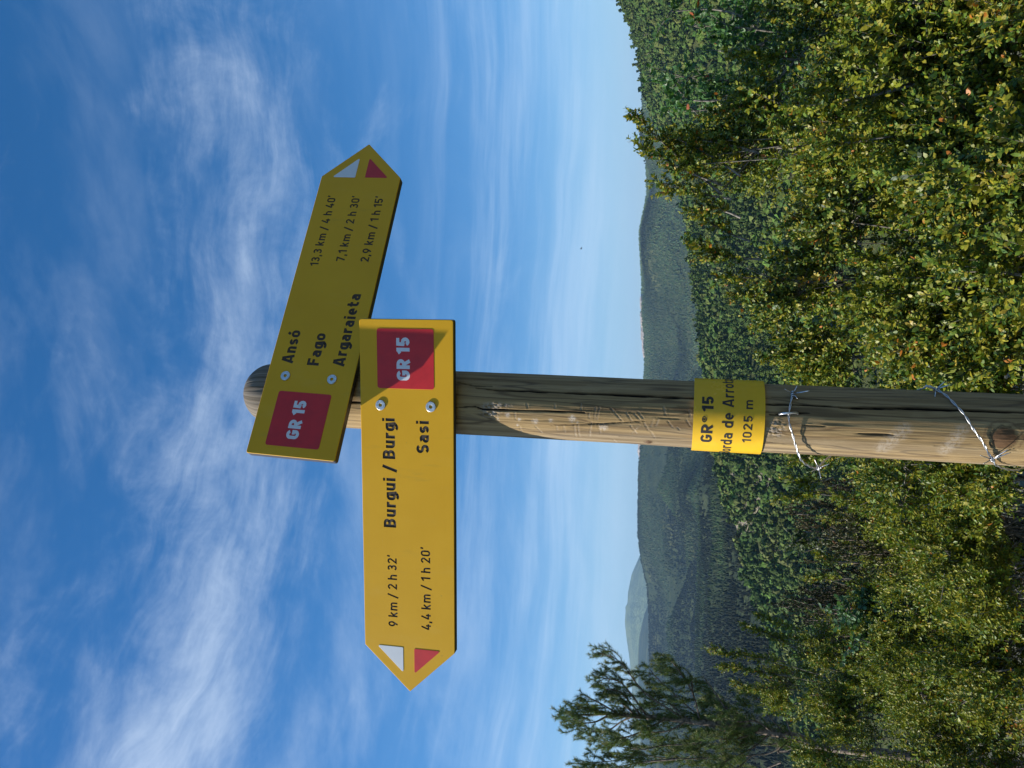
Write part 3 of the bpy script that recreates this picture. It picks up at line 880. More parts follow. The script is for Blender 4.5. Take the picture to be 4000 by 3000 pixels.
def wood_material():
    m, b, p, o = mat_base('weathered post wood')
    def A(n): return b.n('ShaderNodeAttribute', attribute_name=n).outputs['Fac']
    th, zz = A('around'), A('along')
    co = b.xyz(b.m('MULTIPLY', th, 0.05), b.m('MULTIPLY', zz, 1.0), 0.0)
    fine = b.noise(b.scale(co, (900, 18, 1)), 1.0, 5, 0.65)
    streak = b.noise(b.scale(co, (150, 3.2, 1)), 1.0, 6, 0.6, 0.5)
    patch = b.noise(b.scale(co, (26, 7, 1)), 1.0, 5, 0.6, 0.6)
    # flat-sawn figure: level lines of a slow height field
    fig = b.noise(b.scale(co, (38, 2.6, 1)), 1.0, 2, 0.4, 0.3)
    line = b.m('ABSOLUTE', b.m('SUBTRACT', b.m('FRACT', b.m('MULTIPLY', fig, 6.5)), 0.5))
    line = b.ss(line, 0.33, 0.5)
    c = b.mix(b.ss(streak, 0.30, 0.72), (0.265, 0.176, 0.078, 1), (0.425, 0.298, 0.138, 1))
    c = b.mix(b.m('MULTIPLY', b.ss(patch, 0.50, 0.75), 0.55), c, (0.49, 0.36, 0.19, 1))
    c = b.mix(b.m('MULTIPLY', b.ss(b.noise(b.scale(co, (60, 5, 3)), 1.0, 5, 0.6, 1.0), 0.56, 0.66), 0.65), c, (0.125, 0.090, 0.055, 1))
    c = b.mix(b.m('MULTIPLY', line, 0.75), c, (0.11, 0.068, 0.034, 1))
    c = b.mix(b.m('MULTIPLY', b.ss(fine, 0.52, 0.76), 0.28), c, (0.13, 0.088, 0.05, 1))
    c = b.mix(A('grey'), c, b.mix(b.ss(streak, 0.35, 0.7), (0.105, 0.088, 0.068, 1), (0.27, 0.235, 0.19, 1)))
    c = b.mix(b.m('MULTIPLY', A('pale'), b.ss(b.noise(b.scale(co, (200, 200, 1)), 1.0, 4, 0.7), 0.35, 0.6), clamp=True), c, (0.52, 0.45, 0.37, 1))
    c = b.mix(A('knot'), c, (0.115, 0.058, 0.030, 1))
    c = b.mix(A('crack'), c, (0.016, 0.011, 0.008, 1))
    b.put(p.inputs['Base Color'], c); p.inputs['Roughness'].default_value = 0.78
    p.inputs['Specular IOR Level'].default_value = 0.25
    bump(b, p, b.m('ADD', fine, b.m('MULTIPLY', streak, 1.2)), 0.55, 0.0012)
    return m

def poly_dist(th, z, P, R):
    """distance (m) on the unrolled surface from each vertex to a polyline of (angle, z), and fraction along it"""
    best = np.full(th.shape, 9.0); frac = np.zeros(th.shape)
    X, Z = th * R, z
    for i in range(len(P) - 1):
        ax, az, bx, bz = P[i][0] * R, P[i][1], P[i + 1][0] * R, P[i + 1][1]
        dx, dz = bx - ax, bz - az; L2 = dx * dx + dz * dz + 1e-12
        t = np.clip(((X - ax) * dx + (Z - az) * dz) / L2, 0, 1)
        d = np.hypot(X - ax - t * dx, Z - az - t * dz)
        u = d < best; best = np.where(u, d, best); frac = np.where(u, (i + t) / (len(P) - 1), frac)
    return best, frac

def build_post():
    nf, nb, nz = 140, 30, 820
    tf = np.linspace(-1.75, 1.75, nf, endpoint=False); tb = np.linspace(1.75, 2 * math.pi - 1.75, nb, endpoint=False)
    th = np.concatenate([tf, tb]); n = len(th)
    z = np.concatenate([np.linspace(Z_BASE, 0.85, 30, endpoint=False), np.linspace(0.85, Z_TOP, nz)])
    TH, ZZ = np.meshgrid(th, z, indexing='xy')                       # rows z
    tw = np.where(TH > math.pi, TH - 2 * math.pi, TH)
    R = radius_at(ZZ)
    # slow unevenness, fine grain ridges
    cs, sn = np.cos(tw), np.sin(tw)
    dr = 0.0022 * (fbm(cs * 1.3 + 4, sn * 1.3 + 2, ZZ * 3.0, 3, 5) - 0.5) + 0.0012 * (fbm(cs * 9, sn * 9, ZZ * 5, 3, 6) - 0.5)
    dr += 0.0009 * (fbm(tw * 30, ZZ * 9, None, 3, 8) - 0.5)
    crack = np.zeros_like(TH); pale = np.zeros_like(TH); knot = np.zeros_like(TH); grey = np.zeros_like(TH)
    z5 = lambda x, y: post_hit(1750 + x / 2.212, 1350 + y / 2.212)
    z6 = lambda x, y: post_hit(2600 + x / 3.0167, 1350 + y / 3.0167)
    z7 = lambda x, y: post_hit(3000 + x / 2.212, 1400 + y / 2.212)
    z2 = lambda x, y: post_hit(900 + x / 2.212, 1100 + y / 2.212)
    def do_crack(P, width, depth, strength=1.0):
        nonlocal dr, crack
        sel = (ZZ > min(p[1] for p in P) - 0.02) & (ZZ < max(p[1] for p in P) + 0.02)
        d, f = poly_dist(tw[sel], ZZ[sel] , P, 0.05)
        d = d + 0.0007 * (fbm(tw[sel] * 40, ZZ[sel] * 60, None, 2, 31) - 0.5)
        w = width * (0.25 + np.sin(np.pi * np.clip(f, 0.02, 0.98)) ** 0.5) * (0.6 + 0.8 * vnoise(ZZ[sel] * 40, ZZ[sel] * 0 + width * 999, None, 3))
        k = np.clip(1 - d / w, 0, 1)
        dr[sel] -= depth * k ** 0.7
        crack[sel] = np.maximum(crack[sel], strength * np.clip(k * 2.2, 0, 1))
    do_crack([z5(240, 365), z5(420, 385), z5(700, 392), z5(1000, 405), z5(1600, 430), z5(2120, 455), z6(340, 622), z6(1170, 690), z7(80, 395), z7(450, 408), z7(720, 425)], 0.0017, 0.006)
    do_crack([z7(620, 425), z7(1000, 428), z7(1300, 430), z7(1800, 450), z7(2200, 465)], 0.0026, 0.008)
    do_crack([z5(70, 535), z5(240, 528), z5(300, 552), z5(600, 560), z5(900, 568), z5(1180, 578)], 0.0013, 0.004)
    do_crack([z7(10, 487), z7(120, 490), z7(230, 472), z7(360, 470)], 0.0013, 0.004)
    do_crack([z5(80, 320), z5(220, 345), z5(380, 350)], 0.0010, 0.003, 0.8)
    do_crack([z2(1000, 1042), z2(1080, 1042), z2(1200, 1044)], 0.0013, 0.003)
    do_crack([z7(280, 580), z7(500, 585)], 0.0008, 0.002, 0.7)
    do_crack([z7(730, 648), z7(1100, 660)], 0.0010, 0.002, 0.8)
    do_crack([z5(900, 690), z5(1300, 680), z5(1700, 655)], 0.0010, 0.002, 0.6)
    do_crack([z5(1050, 270), z5(1500, 280), z5(1900, 290)], 0.0009, 0.002, 0.7)
    for k in range(26):                                              # hairline checks along the grain
        t0 = random.uniform(-1.5, 1.5); z0 = random.uniform(0.9, Z_TOP - 0.05); L = random.uniform(0.03, 0.14)
        do_crack([(t0, z0), (t0 + random.uniform(-.04, .04), z0 + L * .5), (t0 + random.uniform(-.05, .05), z0 + L)], 0.0007, 0.0012, random.uniform(0.25, 0.6))
    # scrapes across the sunlit side
    marks = [((630, 700), (645, 750)), ((765, 700), (825, 755)), ((1100, 690), (1115, 790)), ((1130, 690), (1150, 790)), ((1220, 580), (1225, 630)),
             ((1275, 530), (1270, 640)), ((1310, 530), (1290, 640)), ((1405, 540), (1515, 660)), ((1540, 580), (1590, 650)), ((1610, 590), (1660, 640)),
             ((1640, 570), (1690, 630)), ((1580, 690), (1640, 760)), ((1700, 670), (1745, 740)), ((1760, 740), (1800, 800)), ((1900, 650), (1950, 710)),
             ((1985, 710), (2010, 730)), ((2060, 640), (2100, 700)), ((1780, 640), (1760, 700)), ((1825, 640), (1800, 700)), ((1860, 520), (1880, 600)),
             ((580, 570), (590, 640)), ((680, 500), (690, 540)), ((920, 500), (925, 540)), ((1150, 500), (1148, 560)), ((950, 700), (958, 740)), ((1010, 700), (1020, 750)),
             ((1245, 660), (1235, 790)), ((1300, 680), (1330, 760)), ((1440, 810), (1470, 840)), ((2085, 560), (2095, 620)), ((1660, 690), (1600, 760))]
    for a_, b_ in marks:
        P = [z5(*a_), z5(*b_)]
        sel = (ZZ > min(P[0][1], P[1][1]) - 0.01) & (ZZ < max(P[0][1], P[1][1]) + 0.01)
        d, f = poly_dist(tw[sel], ZZ[sel], P, 0.05)
        k = np.clip(1 - d / 0.0015, 0, 1)
        dr[sel] -= 0.0008 * k; pale[sel] = np.maximum(pale[sel], 0.45 * k)
        k2 = np.clip(1 - np.abs(d - 0.0020) / 0.0012, 0, 1); dr[sel] += 0.0003 * k2
    def torn(c0, c1, amp, seed):
        nonlocal dr, pale
        (t0, za), (t1, zb) = c0, c1
        tm, zm = (t0 + t1) / 2, (za + zb) / 2; ht, hz = abs(t1 - t0) / 2 + 1e-6, abs(zb - za) / 2 + 1e-6
        q = np.clip(1.15 - np.hypot((tw - tm) / ht, (ZZ - zm) / hz), 0, 1)
        dr += amp * np.clip(q * 2, 0, 1) * (np.abs(fbm(tw * 26, ZZ * 190, None, 3, seed) - 0.5) * 4 - 0.6)
        pale = np.maximum(pale, 0.8 * np.clip(q * 1.5, 0, 1) * (fbm(tw * 24, ZZ * 130, None, 2, seed + 3) > 0.47))
    torn(z5(275, 490), z5(470, 640), 0.0028, 70)
    torn(z5(290, 480), z5(560, 560), 0.0016, 75)
    torn(z6(1180, 860), z6(1430, 1100), 0.0022, 80)
    for (x, y, r) in ((520, 600, 24), (620, 640, 16), (760, 655, 30), (895, 650, 22), (1080, 635, 32), (1115, 660, 16), (1350, 710, 36), (440, 640, 14), (610, 690, 14)):
        t0, z0 = z5(x, y); rr_ = r / 2.212 * 1.25 / FPX
        d = np.hypot((tw - t0) * 0.05, ZZ - z0)
        pale = np.maximum(pale, np.clip(1.6 - d / rr_ * 1.3 + 0.9 * (fbm(tw * 30, ZZ * 400, None, 2, 12) - 0.5), 0, 1))
    for (x0, y0, x1, y1, r) in ((1000, 770, 1180, 610, 60), (1540, 790, 1680, 620, 55)):
        d, f = poly_dist(tw, ZZ, [z7(x0, y0), z7(x1, y1)], 0.05)
        rr_ = r / 2.212 * 1.2 / FPX
        pale = np.maximum(pale, 0.5 * np.clip(1.3 - d / rr_, 0, 1))
    # knots
    for (tz, rk) in ((z7(2040, 690), 90), (z5(1745, 835), 28)):
        t0, z0 = tz; rr_ = rk / 2.212 * 1.2 / FPX
        d = np.hypot((tw - t0) * 0.05, (ZZ - z0) * 0.95) / rr_
        d = d + 0.35 * (fbm(tw * 16, ZZ * 160, None, 3, 91) - 0.5)
        knot = np.maximum(knot, 0.85 * np.clip((1.05 - d) * 5, 0, 1))
        knot = np.maximum(knot, 0.55 * np.clip(1 - np.abs(d - 1.45) / 0.13, 0, 1) * (tw > t0 - 0.25))
        crack = np.maximum(crack, 0.9 * np.clip(1 - np.abs(d - 1.06) / 0.10, 0, 1) * (fbm(tw * 8, ZZ * 60, None, 2, 93) > 0.42))
        dr += 0.002 * np.clip(1.1 - d, 0, 1)
    grey = np.clip(0.25 + (ZZ - 2.08) * 6, 0, 1) * 0.9 + 0.5 * np.clip((fbm(cs * 2, sn * 2, ZZ * 2.5, 3, 99) - 0.52) * 5, 0, 1)
    grey = np.maximum(grey, 0.25 * np.clip((sn - 0.15) * 1.6, 0, 1))  # greyer towards the right-hand side of the post
    grey = np.clip(grey, 0, 0.9)
    # rounded head
    hd = 0.052
    q = np.clip((ZZ - (Z_TOP - hd)) / hd, 0, 1)
    Rr = (R + dr) * np.sqrt(np.clip(1 - q ** 2.2, 0.0004, 1))
    ctr = A1 + AX * ((ZZ - A1[2]) / AX[2])[..., None]
    V = ctr + Rr[..., None] * (cs[..., None] * FRONT + sn[..., None] * SIDE)
    rows = len(z)
    V = V.reshape(-1, 3)
    i, j = np.meshgrid(np.arange(rows - 1), np.arange(n), indexing='ij'); j2 = (j + 1) % n
    Q = np.stack([i * n + j, i * n + j2, (i + 1) * n + j2, (i + 1) * n + j], -1).reshape(-1, 4)
    base = axis_at_z(Z_BASE)
    me = mesh_np('wooden_post', V - base, [Q, np.arange(n)[None] + (rows - 1) * n], wood_material(), None, None, True,
                 dict(crack=crack.ravel(), pale=np.clip(pale, 0, 1).ravel(), knot=np.clip(knot, 0, 1).ravel(), grey=grey.ravel(), around=tw.ravel(), along=ZZ.ravel()))
    o = link('wooden_post', me, loc=base)
    tag(o, 'weathered round wooden signpost with a rounded top and long cracks', 'post')
build_post()

# ------------------------------------------------------------------ the two finger signs
def sign_outline(sgn, L, Tp, H, r):
    """outline, counter-clockwise seen by the reader, x to the right and y up, origin at the blunt top corner"""
    pts = [(0, 0, r), (0, -H, r), (L, -H, r * 0.8), (L + Tp, -H / 2, 0.0012), (L, 0, r * 0.8)]
    out = []
    n = len(pts)
    for i, (x, y, rad) in enumerate(pts):
        p = np.array([x, y]); a = nrm(np.array(pts[i - 1][:2]) - p); c = nrm(np.array(pts[(i + 1) % n][:2]) - p)
        half = math.acos(np.clip(a @ c, -1, 1)) / 2
        d = rad / math.tan(half); cen = p + nrm(a + c) * rad / math.sin(half)
        s, e = p + a * d - cen, p + c * d - cen
        a0, a1 = math.atan2(s[1], s[0]), math.atan2(e[1], e[0])
        da = (a1 - a0 + math.pi) % (2 * math.pi) - math.pi
        for t in np.linspace(0, 1, 6): out.append(cen + rad * np.array([math.cos(a0 + da * t), math.sin(a0 + da * t)]))
    P = np.array(out)
    if sgn < 0:
        P[:, 0] *= -1; P = P[::-1]
    return P
def rounded(pts, rad, n=6):
    out = []; m_ = len(pts)
    for i in range(m_):
        p = np.array(pts[i], float); a = nrm(np.array(pts[i - 1], float) - p); c = nrm(np.array(pts[(i + 1) % m_], float) - p)
        half = math.acos(np.clip(a @ c, -1, 1)) / 2
        cen = p + nrm(a + c) * rad / math.sin(half); d = rad / math.tan(half)
        s, e = p + a * d - cen, p + c * d - cen
        a0, a1 = math.atan2(s[1], s[0]), math.atan2(e[1], e[0]); da = (a1 - a0 + math.pi) % (2 * math.pi) - math.pi
        for t in np.linspace(0, 1, n): out.append(cen + rad * np.array([math.cos(a0 + da * t), math.sin(a0 + da * t)]))
    P = np.array(out)
    area = 0.5 * np.sum(P[:, 0] * np.roll(P[:, 1], -1) - np.roll(P[:, 0], -1) * P[:, 1])
    return P if area > 0 else P[::-1]
def slab(P, z0, z1, ch, mats=(0, 1)):
    """prism over a ccw outline with a chamfered front edge; front face mats[0], rest mats[1]"""
    n = len(P); c = P.mean(0)
    d0 = nrm(P - np.roll(P, 1, 0)); d1 = nrm(np.roll(P, -1, 0) - P)
    nn = nrm(np.stack([d0[:, 1] + d1[:, 1], -d0[:, 0] - d1[:, 0]], 1))
    I = P - nn * ch
    V = np.concatenate([np.c_[I, np.full(n, z1)], np.c_[P, np.full(n, z1 - ch)], np.c_[P, np.full(n, z0)]])
    k = np.arange(n); k2 = (k + 1) % n
    a = Acc()
    a.add(V, [], None)
    a.f = [k[None], np.stack([k + n, k2 + n, k2, k], 1), np.stack([k + 2 * n, k2 + 2 * n, k2 + n, k + n], 1), (k[::-1] + 2 * n)[None]]
    a.m = [np.array([mats[0]]), np.full(n, mats[0]), np.full(n, mats[1]), np.array([mats[1]])]
    return a

def bolt(parent, x, y, turn):
    """countersunk hexagon-socket screw"""
    R = 0.0080; z0, z1 = 0.0002, 0.0016
    a = Acc(); n = 24
    an = np.arange(n) * 2 * math.pi / n; hx = []
    rh = 0.0026
    for t in an:                                     # hexagon sampled at the same angles
        s = (t - turn) % (math.pi / 3) - math.pi / 6
        hx.append(rh / math.cos(s))
    hx = np.array(hx); cs, sn = np.cos(an), np.sin(an)
    rings = [(np.full(n, R), z0 - 0.001), (np.full(n, R), z1 - 0.0004), (np.full(n, R - 0.0005), z1), (hx + 0.0003, z1), (hx, z1 - 0.0003), (hx, z1 - 0.0030)]
    V = np.concatenate([np.stack([r * cs, r * sn, np.full(n, zz)], 1) for r, zz in rings])
    k = np.arange(n); k2 = (k + 1) % n
    fs = [np.stack([i * n + k, i * n + k2, (i + 1) * n + k2, (i + 1) * n + k], 1) for i in range(len(rings) - 1)]
    a.add(V, fs)
    # small raised marks round the head
    for t in np.radians([20, 38, 56, 74, 92, 200, 218, 236, 254, 290, 308, 326]):
        c, s = math.cos(t + turn), math.sin(t + turn)
        q = np.array([(-.00045, -.0009), (.00045, -.0009), (.0002, .0009), (-.0006, .0009)])
        xy = np.stack([(0.0056 + q[:, 1]) * c - q[:, 0] * s, (0.0056 + q[:, 1]) * s + q[:, 0] * c], 1)
        a.add(np.concatenate([np.c_[xy, np.full(4, z1)], np.c_[xy, np.full(4, z1 + 0.00025)]]),
              [np.array([[4, 5, 6, 7], [0, 1, 5, 4], [1, 2, 6, 5], [2, 3, 7, 6], [3, 0, 4, 7]])])
    o = link('bolt', a.mesh('bolt', M['zinc'], False, False), parent)
    o.location = (x, y, 0)
    h = link('socket', mesh_np('socket', np.stack([hx * cs * .995, hx * sn * .995, np.full(n, z1 - 0.0024)], 1), [k[None]], M['hole']), o)
    return o

def make_sign(name, Pm, sgn, label, texts, badge_span, tex_bolts):
    root = bpy.data.objects.new(name, None); COL.objects.link(root)
    root.matrix_world = Matrix(Pm.tolist()); root.empty_display_size = 0.05
    tag(root, label, 'signpost arm')
    H = 0.15
    P = sign_outline(sgn, PNP_L, PNP_T, H, 0.004)
    panel = slab(P, -T_SIGN, 0.0, 0.0008).mesh('panel', [M['yellow'], M['core']], False, False)
    po = link('panel', panel, root)
    alls = []
    lines = []
    for (s, w, x0, x1, base, cap, gap) in texts:
        st = text_strokes(s, w, x0, x1, -base, cap, 0.30, gap); alls += st; lines.append((s, st))
    cutter = strokes_prisms(alls, 0.002, -0.0011, 1).mesh('cutter', [M['yellow'], M['ink']], False, False)
    bm = bmesh.new(); bm.from_mesh(cutter); bmesh.ops.recalc_face_normals(bm, faces=bm.faces[:]); bm.to_mesh(cutter); bm.free()
    co = link('cutter', cutter, root)
    md = po.modifiers.new('cut', 'BOOLEAN'); md.operation = 'DIFFERENCE'; md.object = co; md.solver = 'EXACT'; md.use_self = True
    try: md.material_mode = 'TRANSFER'
    except Exception: pass
    bpy.context.view_layer.update()
    ev = po.evaluated_get(bpy.context.evaluated_depsgraph_get())
    res = bpy.data.meshes.new_from_object(ev)
    ok = len(res.polygons) > 60
    po.modifiers.clear()
    if ok:
        res.polygons.foreach_set('use_smooth', np.zeros(len(res.polygons), bool)); po.data = res; res.name = 'panel'
    print('sign', name, 'engraved', ok, len(res.polygons), [m_.name for m_ in res.materials])
    bpy.data.objects.remove(co)
    for s, st in lines:
        link('engraved_text', strokes_flat(st, -0.0009 if ok else 0.0003).mesh('engraved_text', M['ink'], False, False), root)
    # red badge with its number
    bx0, bx1, gx0, gx1 = badge_span
    b = link('badge', slab(rounded([(bx0, -0.0285), (bx1, -0.0285), (bx1, -0.1195), (bx0, -0.1195)], 0.004), 0.0001, 0.0005, 0.0002, (0, 0)).mesh('badge', M['red'], False, False), root)
    link('badge_number', strokes_flat(text_strokes('GR 15', 0.235, gx0, gx1, -0.0812, 0.0212, 0.26, 0.10), 0.00056).mesh('badge_number', M['white'], False, False), b)
    s = sgn
    link('white_mark', slab(rounded([(s * .5215, -.021), (s * .5215, -.0648), (s * .5640, -.0648)], 0.0016, 4), 0.0001, 0.0005, 0.0002, (0, 0)).mesh('white_mark', M['white'], False, False), root)
    link('red_mark', slab(rounded([(s * .5220, -.0832), (s * .5220, -.1268), (s * .5640, -.0832)], 0.0016, 4), 0.0001, 0.0005, 0.0002, (0, 0)).mesh('red_mark', M['red'], False, False), root)
    for (x, y, t) in tex_bolts: bolt(root, x, -y, t)
    return root
SW, SN = 0.210, 0.168
make_sign('finger_sign', POSE_LOW, -1, 'sunlit yellow finger sign pointing left, lettered Burgui / Burgi and Sasi',
          [('Burgui / Burgi', SW, -0.3262, -0.1527, 0.0556, 0.0204, 0.13), ('Sasi', SW, -0.2053, -0.1549, 0.1106, 0.0204, 0.13),
           ("9 km / 2 h 32'", SN, -0.4885, -0.3710, 0.0558, 0.0154, 0.14), ("4,4 km / 1 h 20'", SN, -0.4890, -0.3542, 0.1110, 0.0154, 0.14)],
          (-0.1061, -0.0143, -0.0933, -0.0275), [(-0.1325, 0.033, 0.3), (-0.1325, 0.1141, 0.9)])
make_sign('finger_sign', POSE_UP, 1, 'shaded yellow finger sign pointing right, lettered Ansó, Fago and Argaraieta',
          [('Ansó', SW, 0.1560, 0.2155, 0.0390, 0.0204, 0.12), ('Fago', SW, 0.1556, 0.2131, 0.0845, 0.0204, 0.12), ('Argaraieta', SW, 0.1572, 0.2889, 0.1286, 0.0204, 0.13),
           ("13,3 km / 4 h 40'", SN, 0.3390, 0.4820, 0.0385, 0.0154, 0.14), ("7,1 km / 2 h 30'", SN, 0.3500, 0.4827, 0.0840, 0.0154, 0.14), ("2,9 km / 1 h 15'", SN, 0.3508, 0.4836, 0.1277, 0.0154, 0.14)],
          (0.0161, 0.1075, 0.0290, 0.0934), [(0.1337, 0.0326, 0.5), (0.1337, 0.1137, 0.1)])

# ------------------------------------------------------------------ yellow plate wrapped round the post
def build_plate():
    zt = post_hit(2709, 1650)[1]; zb = post_hit(2988, 1650)[1]
    thk = 0.0016; off = 0.0028
    root = bpy.data.objects.new('name_plate', None); COL.objects.link(root); base = axis_at_z((zt + zb) / 2); root.location = base
    tag(root, 'curved yellow plate wrapped round the post, lettered GR 15 and 1025 m', 'plate')
    A = np.linspace(-1.78, 1.78, 70); V = []
    for rr_, zz in ((off + thk, zt), (off + thk, zb), (off, zt), (off, zb)):
        for t in A:
            V.append(on_post(t, zz, rr_) - base)
    V = np.array(V); n = len(A); k = np.arange(n - 1)
    F = [np.stack([k + n, k + n + 1, k + 1, k], 1), np.stack([k + 2 * n, k + 2 * n + 1, k + 3 * n + 1, k + 3 * n], 1),
         np.stack([k, k + 1, k + 1 + 2 * n, k + 2 * n], 1), np.stack([k + n + 1, k + n, k + 3 * n, k + 3 * n + 1], 1),
         np.array([[0, 2 * n, 3 * n, n], [n - 1, 2 * n - 1, 4 * n - 1, 3 * n - 1]])]
    link('plate', mesh_np('plate', V, F, M['plate']), root)
    r = radius_at((zt + zb) / 2) + off + thk
    zl = lambda x, y: post_hit(2600 + x / 3.0167, 1350 + y / 3.0167)
    def line(name, s, w, t0, t1, zbase, cap, gap, space):
        a = Acc(); bm = bmesh.new()
        for i, (Lf, Rt, c) in enumerate(text_strokes(s, w, t0 * r, t1 * r, 0, cap, space, gap)):
            m_ = len(Lf); vv = [bm.verts.new((p[0], p[1], 1e-5 * (i % 9))) for p in np.concatenate([Lf, Rt])]
            for q in range(m_ if c else m_ - 1):
                q2 = (q + 1) % m_
                bm.faces.new((vv[q + m_], vv[q2 + m_], vv[q2], vv[q]))
        for xx in np.arange(-0.12, 0.12, 0.003):     # cut into narrow strips, then bend round the plate
            bmesh.ops.bisect_plane(bm, geom=bm.verts[:] + bm.edges[:] + bm.faces[:], plane_co=(xx, 0, 0), plane_no=(1, 0, 0))
        for v in bm.verts:
            t = v.co.x / r
            if abs(t) > 1.70: t = math.copysign(1.70, t)
            v.co = Vector(on_post(t, zbase + v.co.y, off + thk + 0.00025 + v.co.z) - base)
        me = bpy.data.meshes.new(name); bm.to_mesh(me); bm.free(); me.materials.append(M['print'])
        me.polygons.foreach_set('use_smooth', np.zeros(len(me.polygons), bool))
        link(name, me, root)
    ang = lambda x, y: zl(x, y)[0]
    z1 = zl(562, 860)[1]; z2 = zl(801, 850)[1]; z3 = zl(1025, 880)[1]
    c1 = zl(424, 860)[1] - z1; c2 = zl(665, 850)[1] - z2; c3 = zl(918, 880)[1] - z3
    line('plate_text', 'GRø 15', 0.205, ang(560, 1113), ang(560, 620), z1, c1, 0.11, 0.22)
    line('plate_text', 'Borda de Arrotxa', 0.165, -1.46, 1.66, z2, c2, 0.13, 0.34)
    line('plate_text', '1025 m', 0.150, ang(1020, 1118), ang(1020, 662), z3, c3, 0.20, 0.42)
build_plate()

# ------------------------------------------------------------------ barbed wire twisted round the post
def build_wire():
    z7 = lambda x, y: post_hit(3000 + x / 2.212, 1400 + y / 2.212)
    root = bpy.data.objects.new('barbed_wire', None); COL.objects.link(root)
    z6 = lambda x, y: post_hit(2600 + x / 3.0167, 1350 + y / 3.0167)
    def P(th, z, e): return on_post(th, z, e)
    path = []
    for (x, y, e) in ((205, 315, .004), (190, 390, .0035), (178, 490, .004), (185, 560, .0055), (215, 640, .007), (250, 730, .009)):
        t, z = z7(x, y); path.append(P(t, z, e))
    zl = z7(250, 780)[1]
    for t, dz, e in ((-1.10, -0.010, .016), (-1.55, -0.034, .020), (-1.9, -0.050, .012), (-2.5, -0.085, .004), (-3.1, -0.120, .004), (-3.8, -0.150, .004), (-4.4, -0.178, .006)):
        path.append(P(t, zl + dz, e))
    zr = z7(1430, 330)[1]
    k = -2 * math.pi
    path.append(P(1.42 + k, z7(1440, 300)[1] + 0.008, .007))
    for (x, y, e) in ((1500, 330, .005), (1590, 400, .004), (1690, 500, .004), (1760, 600, .0045), (1850, 710, .0045), (1900, 790, .005), (1940, 845, .006), (1990, 895, .006)):
        t, z = z7(x, y); path.append(P(t + k, z, e))
    te, ze = z7(2020, 910)
    path += [P(te + k - .25, ze - 0.02, .006), P(te + k - .7, ze - 0.045, .004), P(te + k - 1.6, ze - 0.09, .004)]
    base = axis_at_z(zl); root.location = base
    tag(root, 'bright galvanised barbed wire wound round the post below the plate', 'wire')
    C = smooth_path(np.array(path), 620)
    T = nrm(np.gradient(C, axis=0)); L = np.concatenate([[0], np.cumsum(np.linalg.norm(np.diff(C, axis=0), axis=1))])
    ref = np.array([0, 0, 1.0]); A = nrm(np.cross(T, ref)); B = np.cross(T, A)
    rw = 0.00078
    for ph in (0, math.pi):
        a = L / 0.030 * 2 * math.pi + ph
        S = C + 0.00092 * (np.cos(a)[:, None] * A + np.sin(a)[:, None] * B)
        v, f = tube(S - base, rw, 6)
        link('wire_strand', mesh_np('wire_strand', v, f, M['wire'], None, None, True), root)
    def barb(target, prongs):
        i = int(np.argmin(np.linalg.norm(C - target, axis=1))); c, t = C[i], T[i]
        a_, b_ = A[i], B[i]
        acc = Acc()
        q = np.linspace(0, 5 * math.pi, 40)
        H_ = c + 0.0023 * (np.cos(q)[:, None] * a_ + np.sin(q)[:, None] * b_) + t * np.linspace(-0.0045, 0.0045, 40)[:, None]
        acc.add(*tube(H_ - base, 0.0008, 5))
        for d in prongs:
            w = RGT * d[0] + np.array([0, 0, 1.0]) * d[1] + np.array([0, -1.0, 0]) * d[2]
            s = c + nrm(w) * 0.0015
            R_ = np.array([0.00085, 0.00085, 0.0007, 0.0003])
            acc.add(*tube(np.array([s, s + w * 0.4, s + w * 0.85, s + w]) - base, R_, 5))
        link('barb', acc.mesh('barb', M['wire'], True, False), root)
    t, z = z7(205, 320); barb(P(t, z, .005), [(0.006, 0.011, .006), (0.010, -.004, .008), (0.004, -.020, .008), (-.006, -.004, .010)])
    barb(P(-1.62, zl - 0.037, .020), [(-.013, -.002, .006), (0.012, 0.006, .004), (0.006, -.013, .006), (-.004, .010, .010)])
    t, z = z7(1440, 300); barb(P(t + k, z, .007), [(0.004, 0.016, .004), (-.013, 0.004, .008), (0.006, -.014, .006), (0.010, -.010, .002)])
    t, z = z7(1935, 845); barb(P(t + k, z, .008), [(0.006, 0.018, .012), (0.014, -.013, .014), (0.010, -.020, .006), (-.005, .012, .006)])
    # the staple that pins it
    t, z = z7(180, 480)
    a = P(t - 0.02, z + 0.013, -.004); b_ = P(t + 0.02, z - 0.012, -.004)
    pk = P(t, z, .0085)
    S = np.array([a, P(t - 0.02, z + 0.012, .004), P(t - .01, z + 0.007, .0078), pk, P(t + .012, z - 0.006, .0078), P(t + 0.02, z - 0.011, .004), b_])
    v, f = tube(smooth_path(S, 24) - base, 0.0017, 7)
    link('staple', mesh_np('staple', v, f, M['wire'], None, None, True), root)
build_wire()

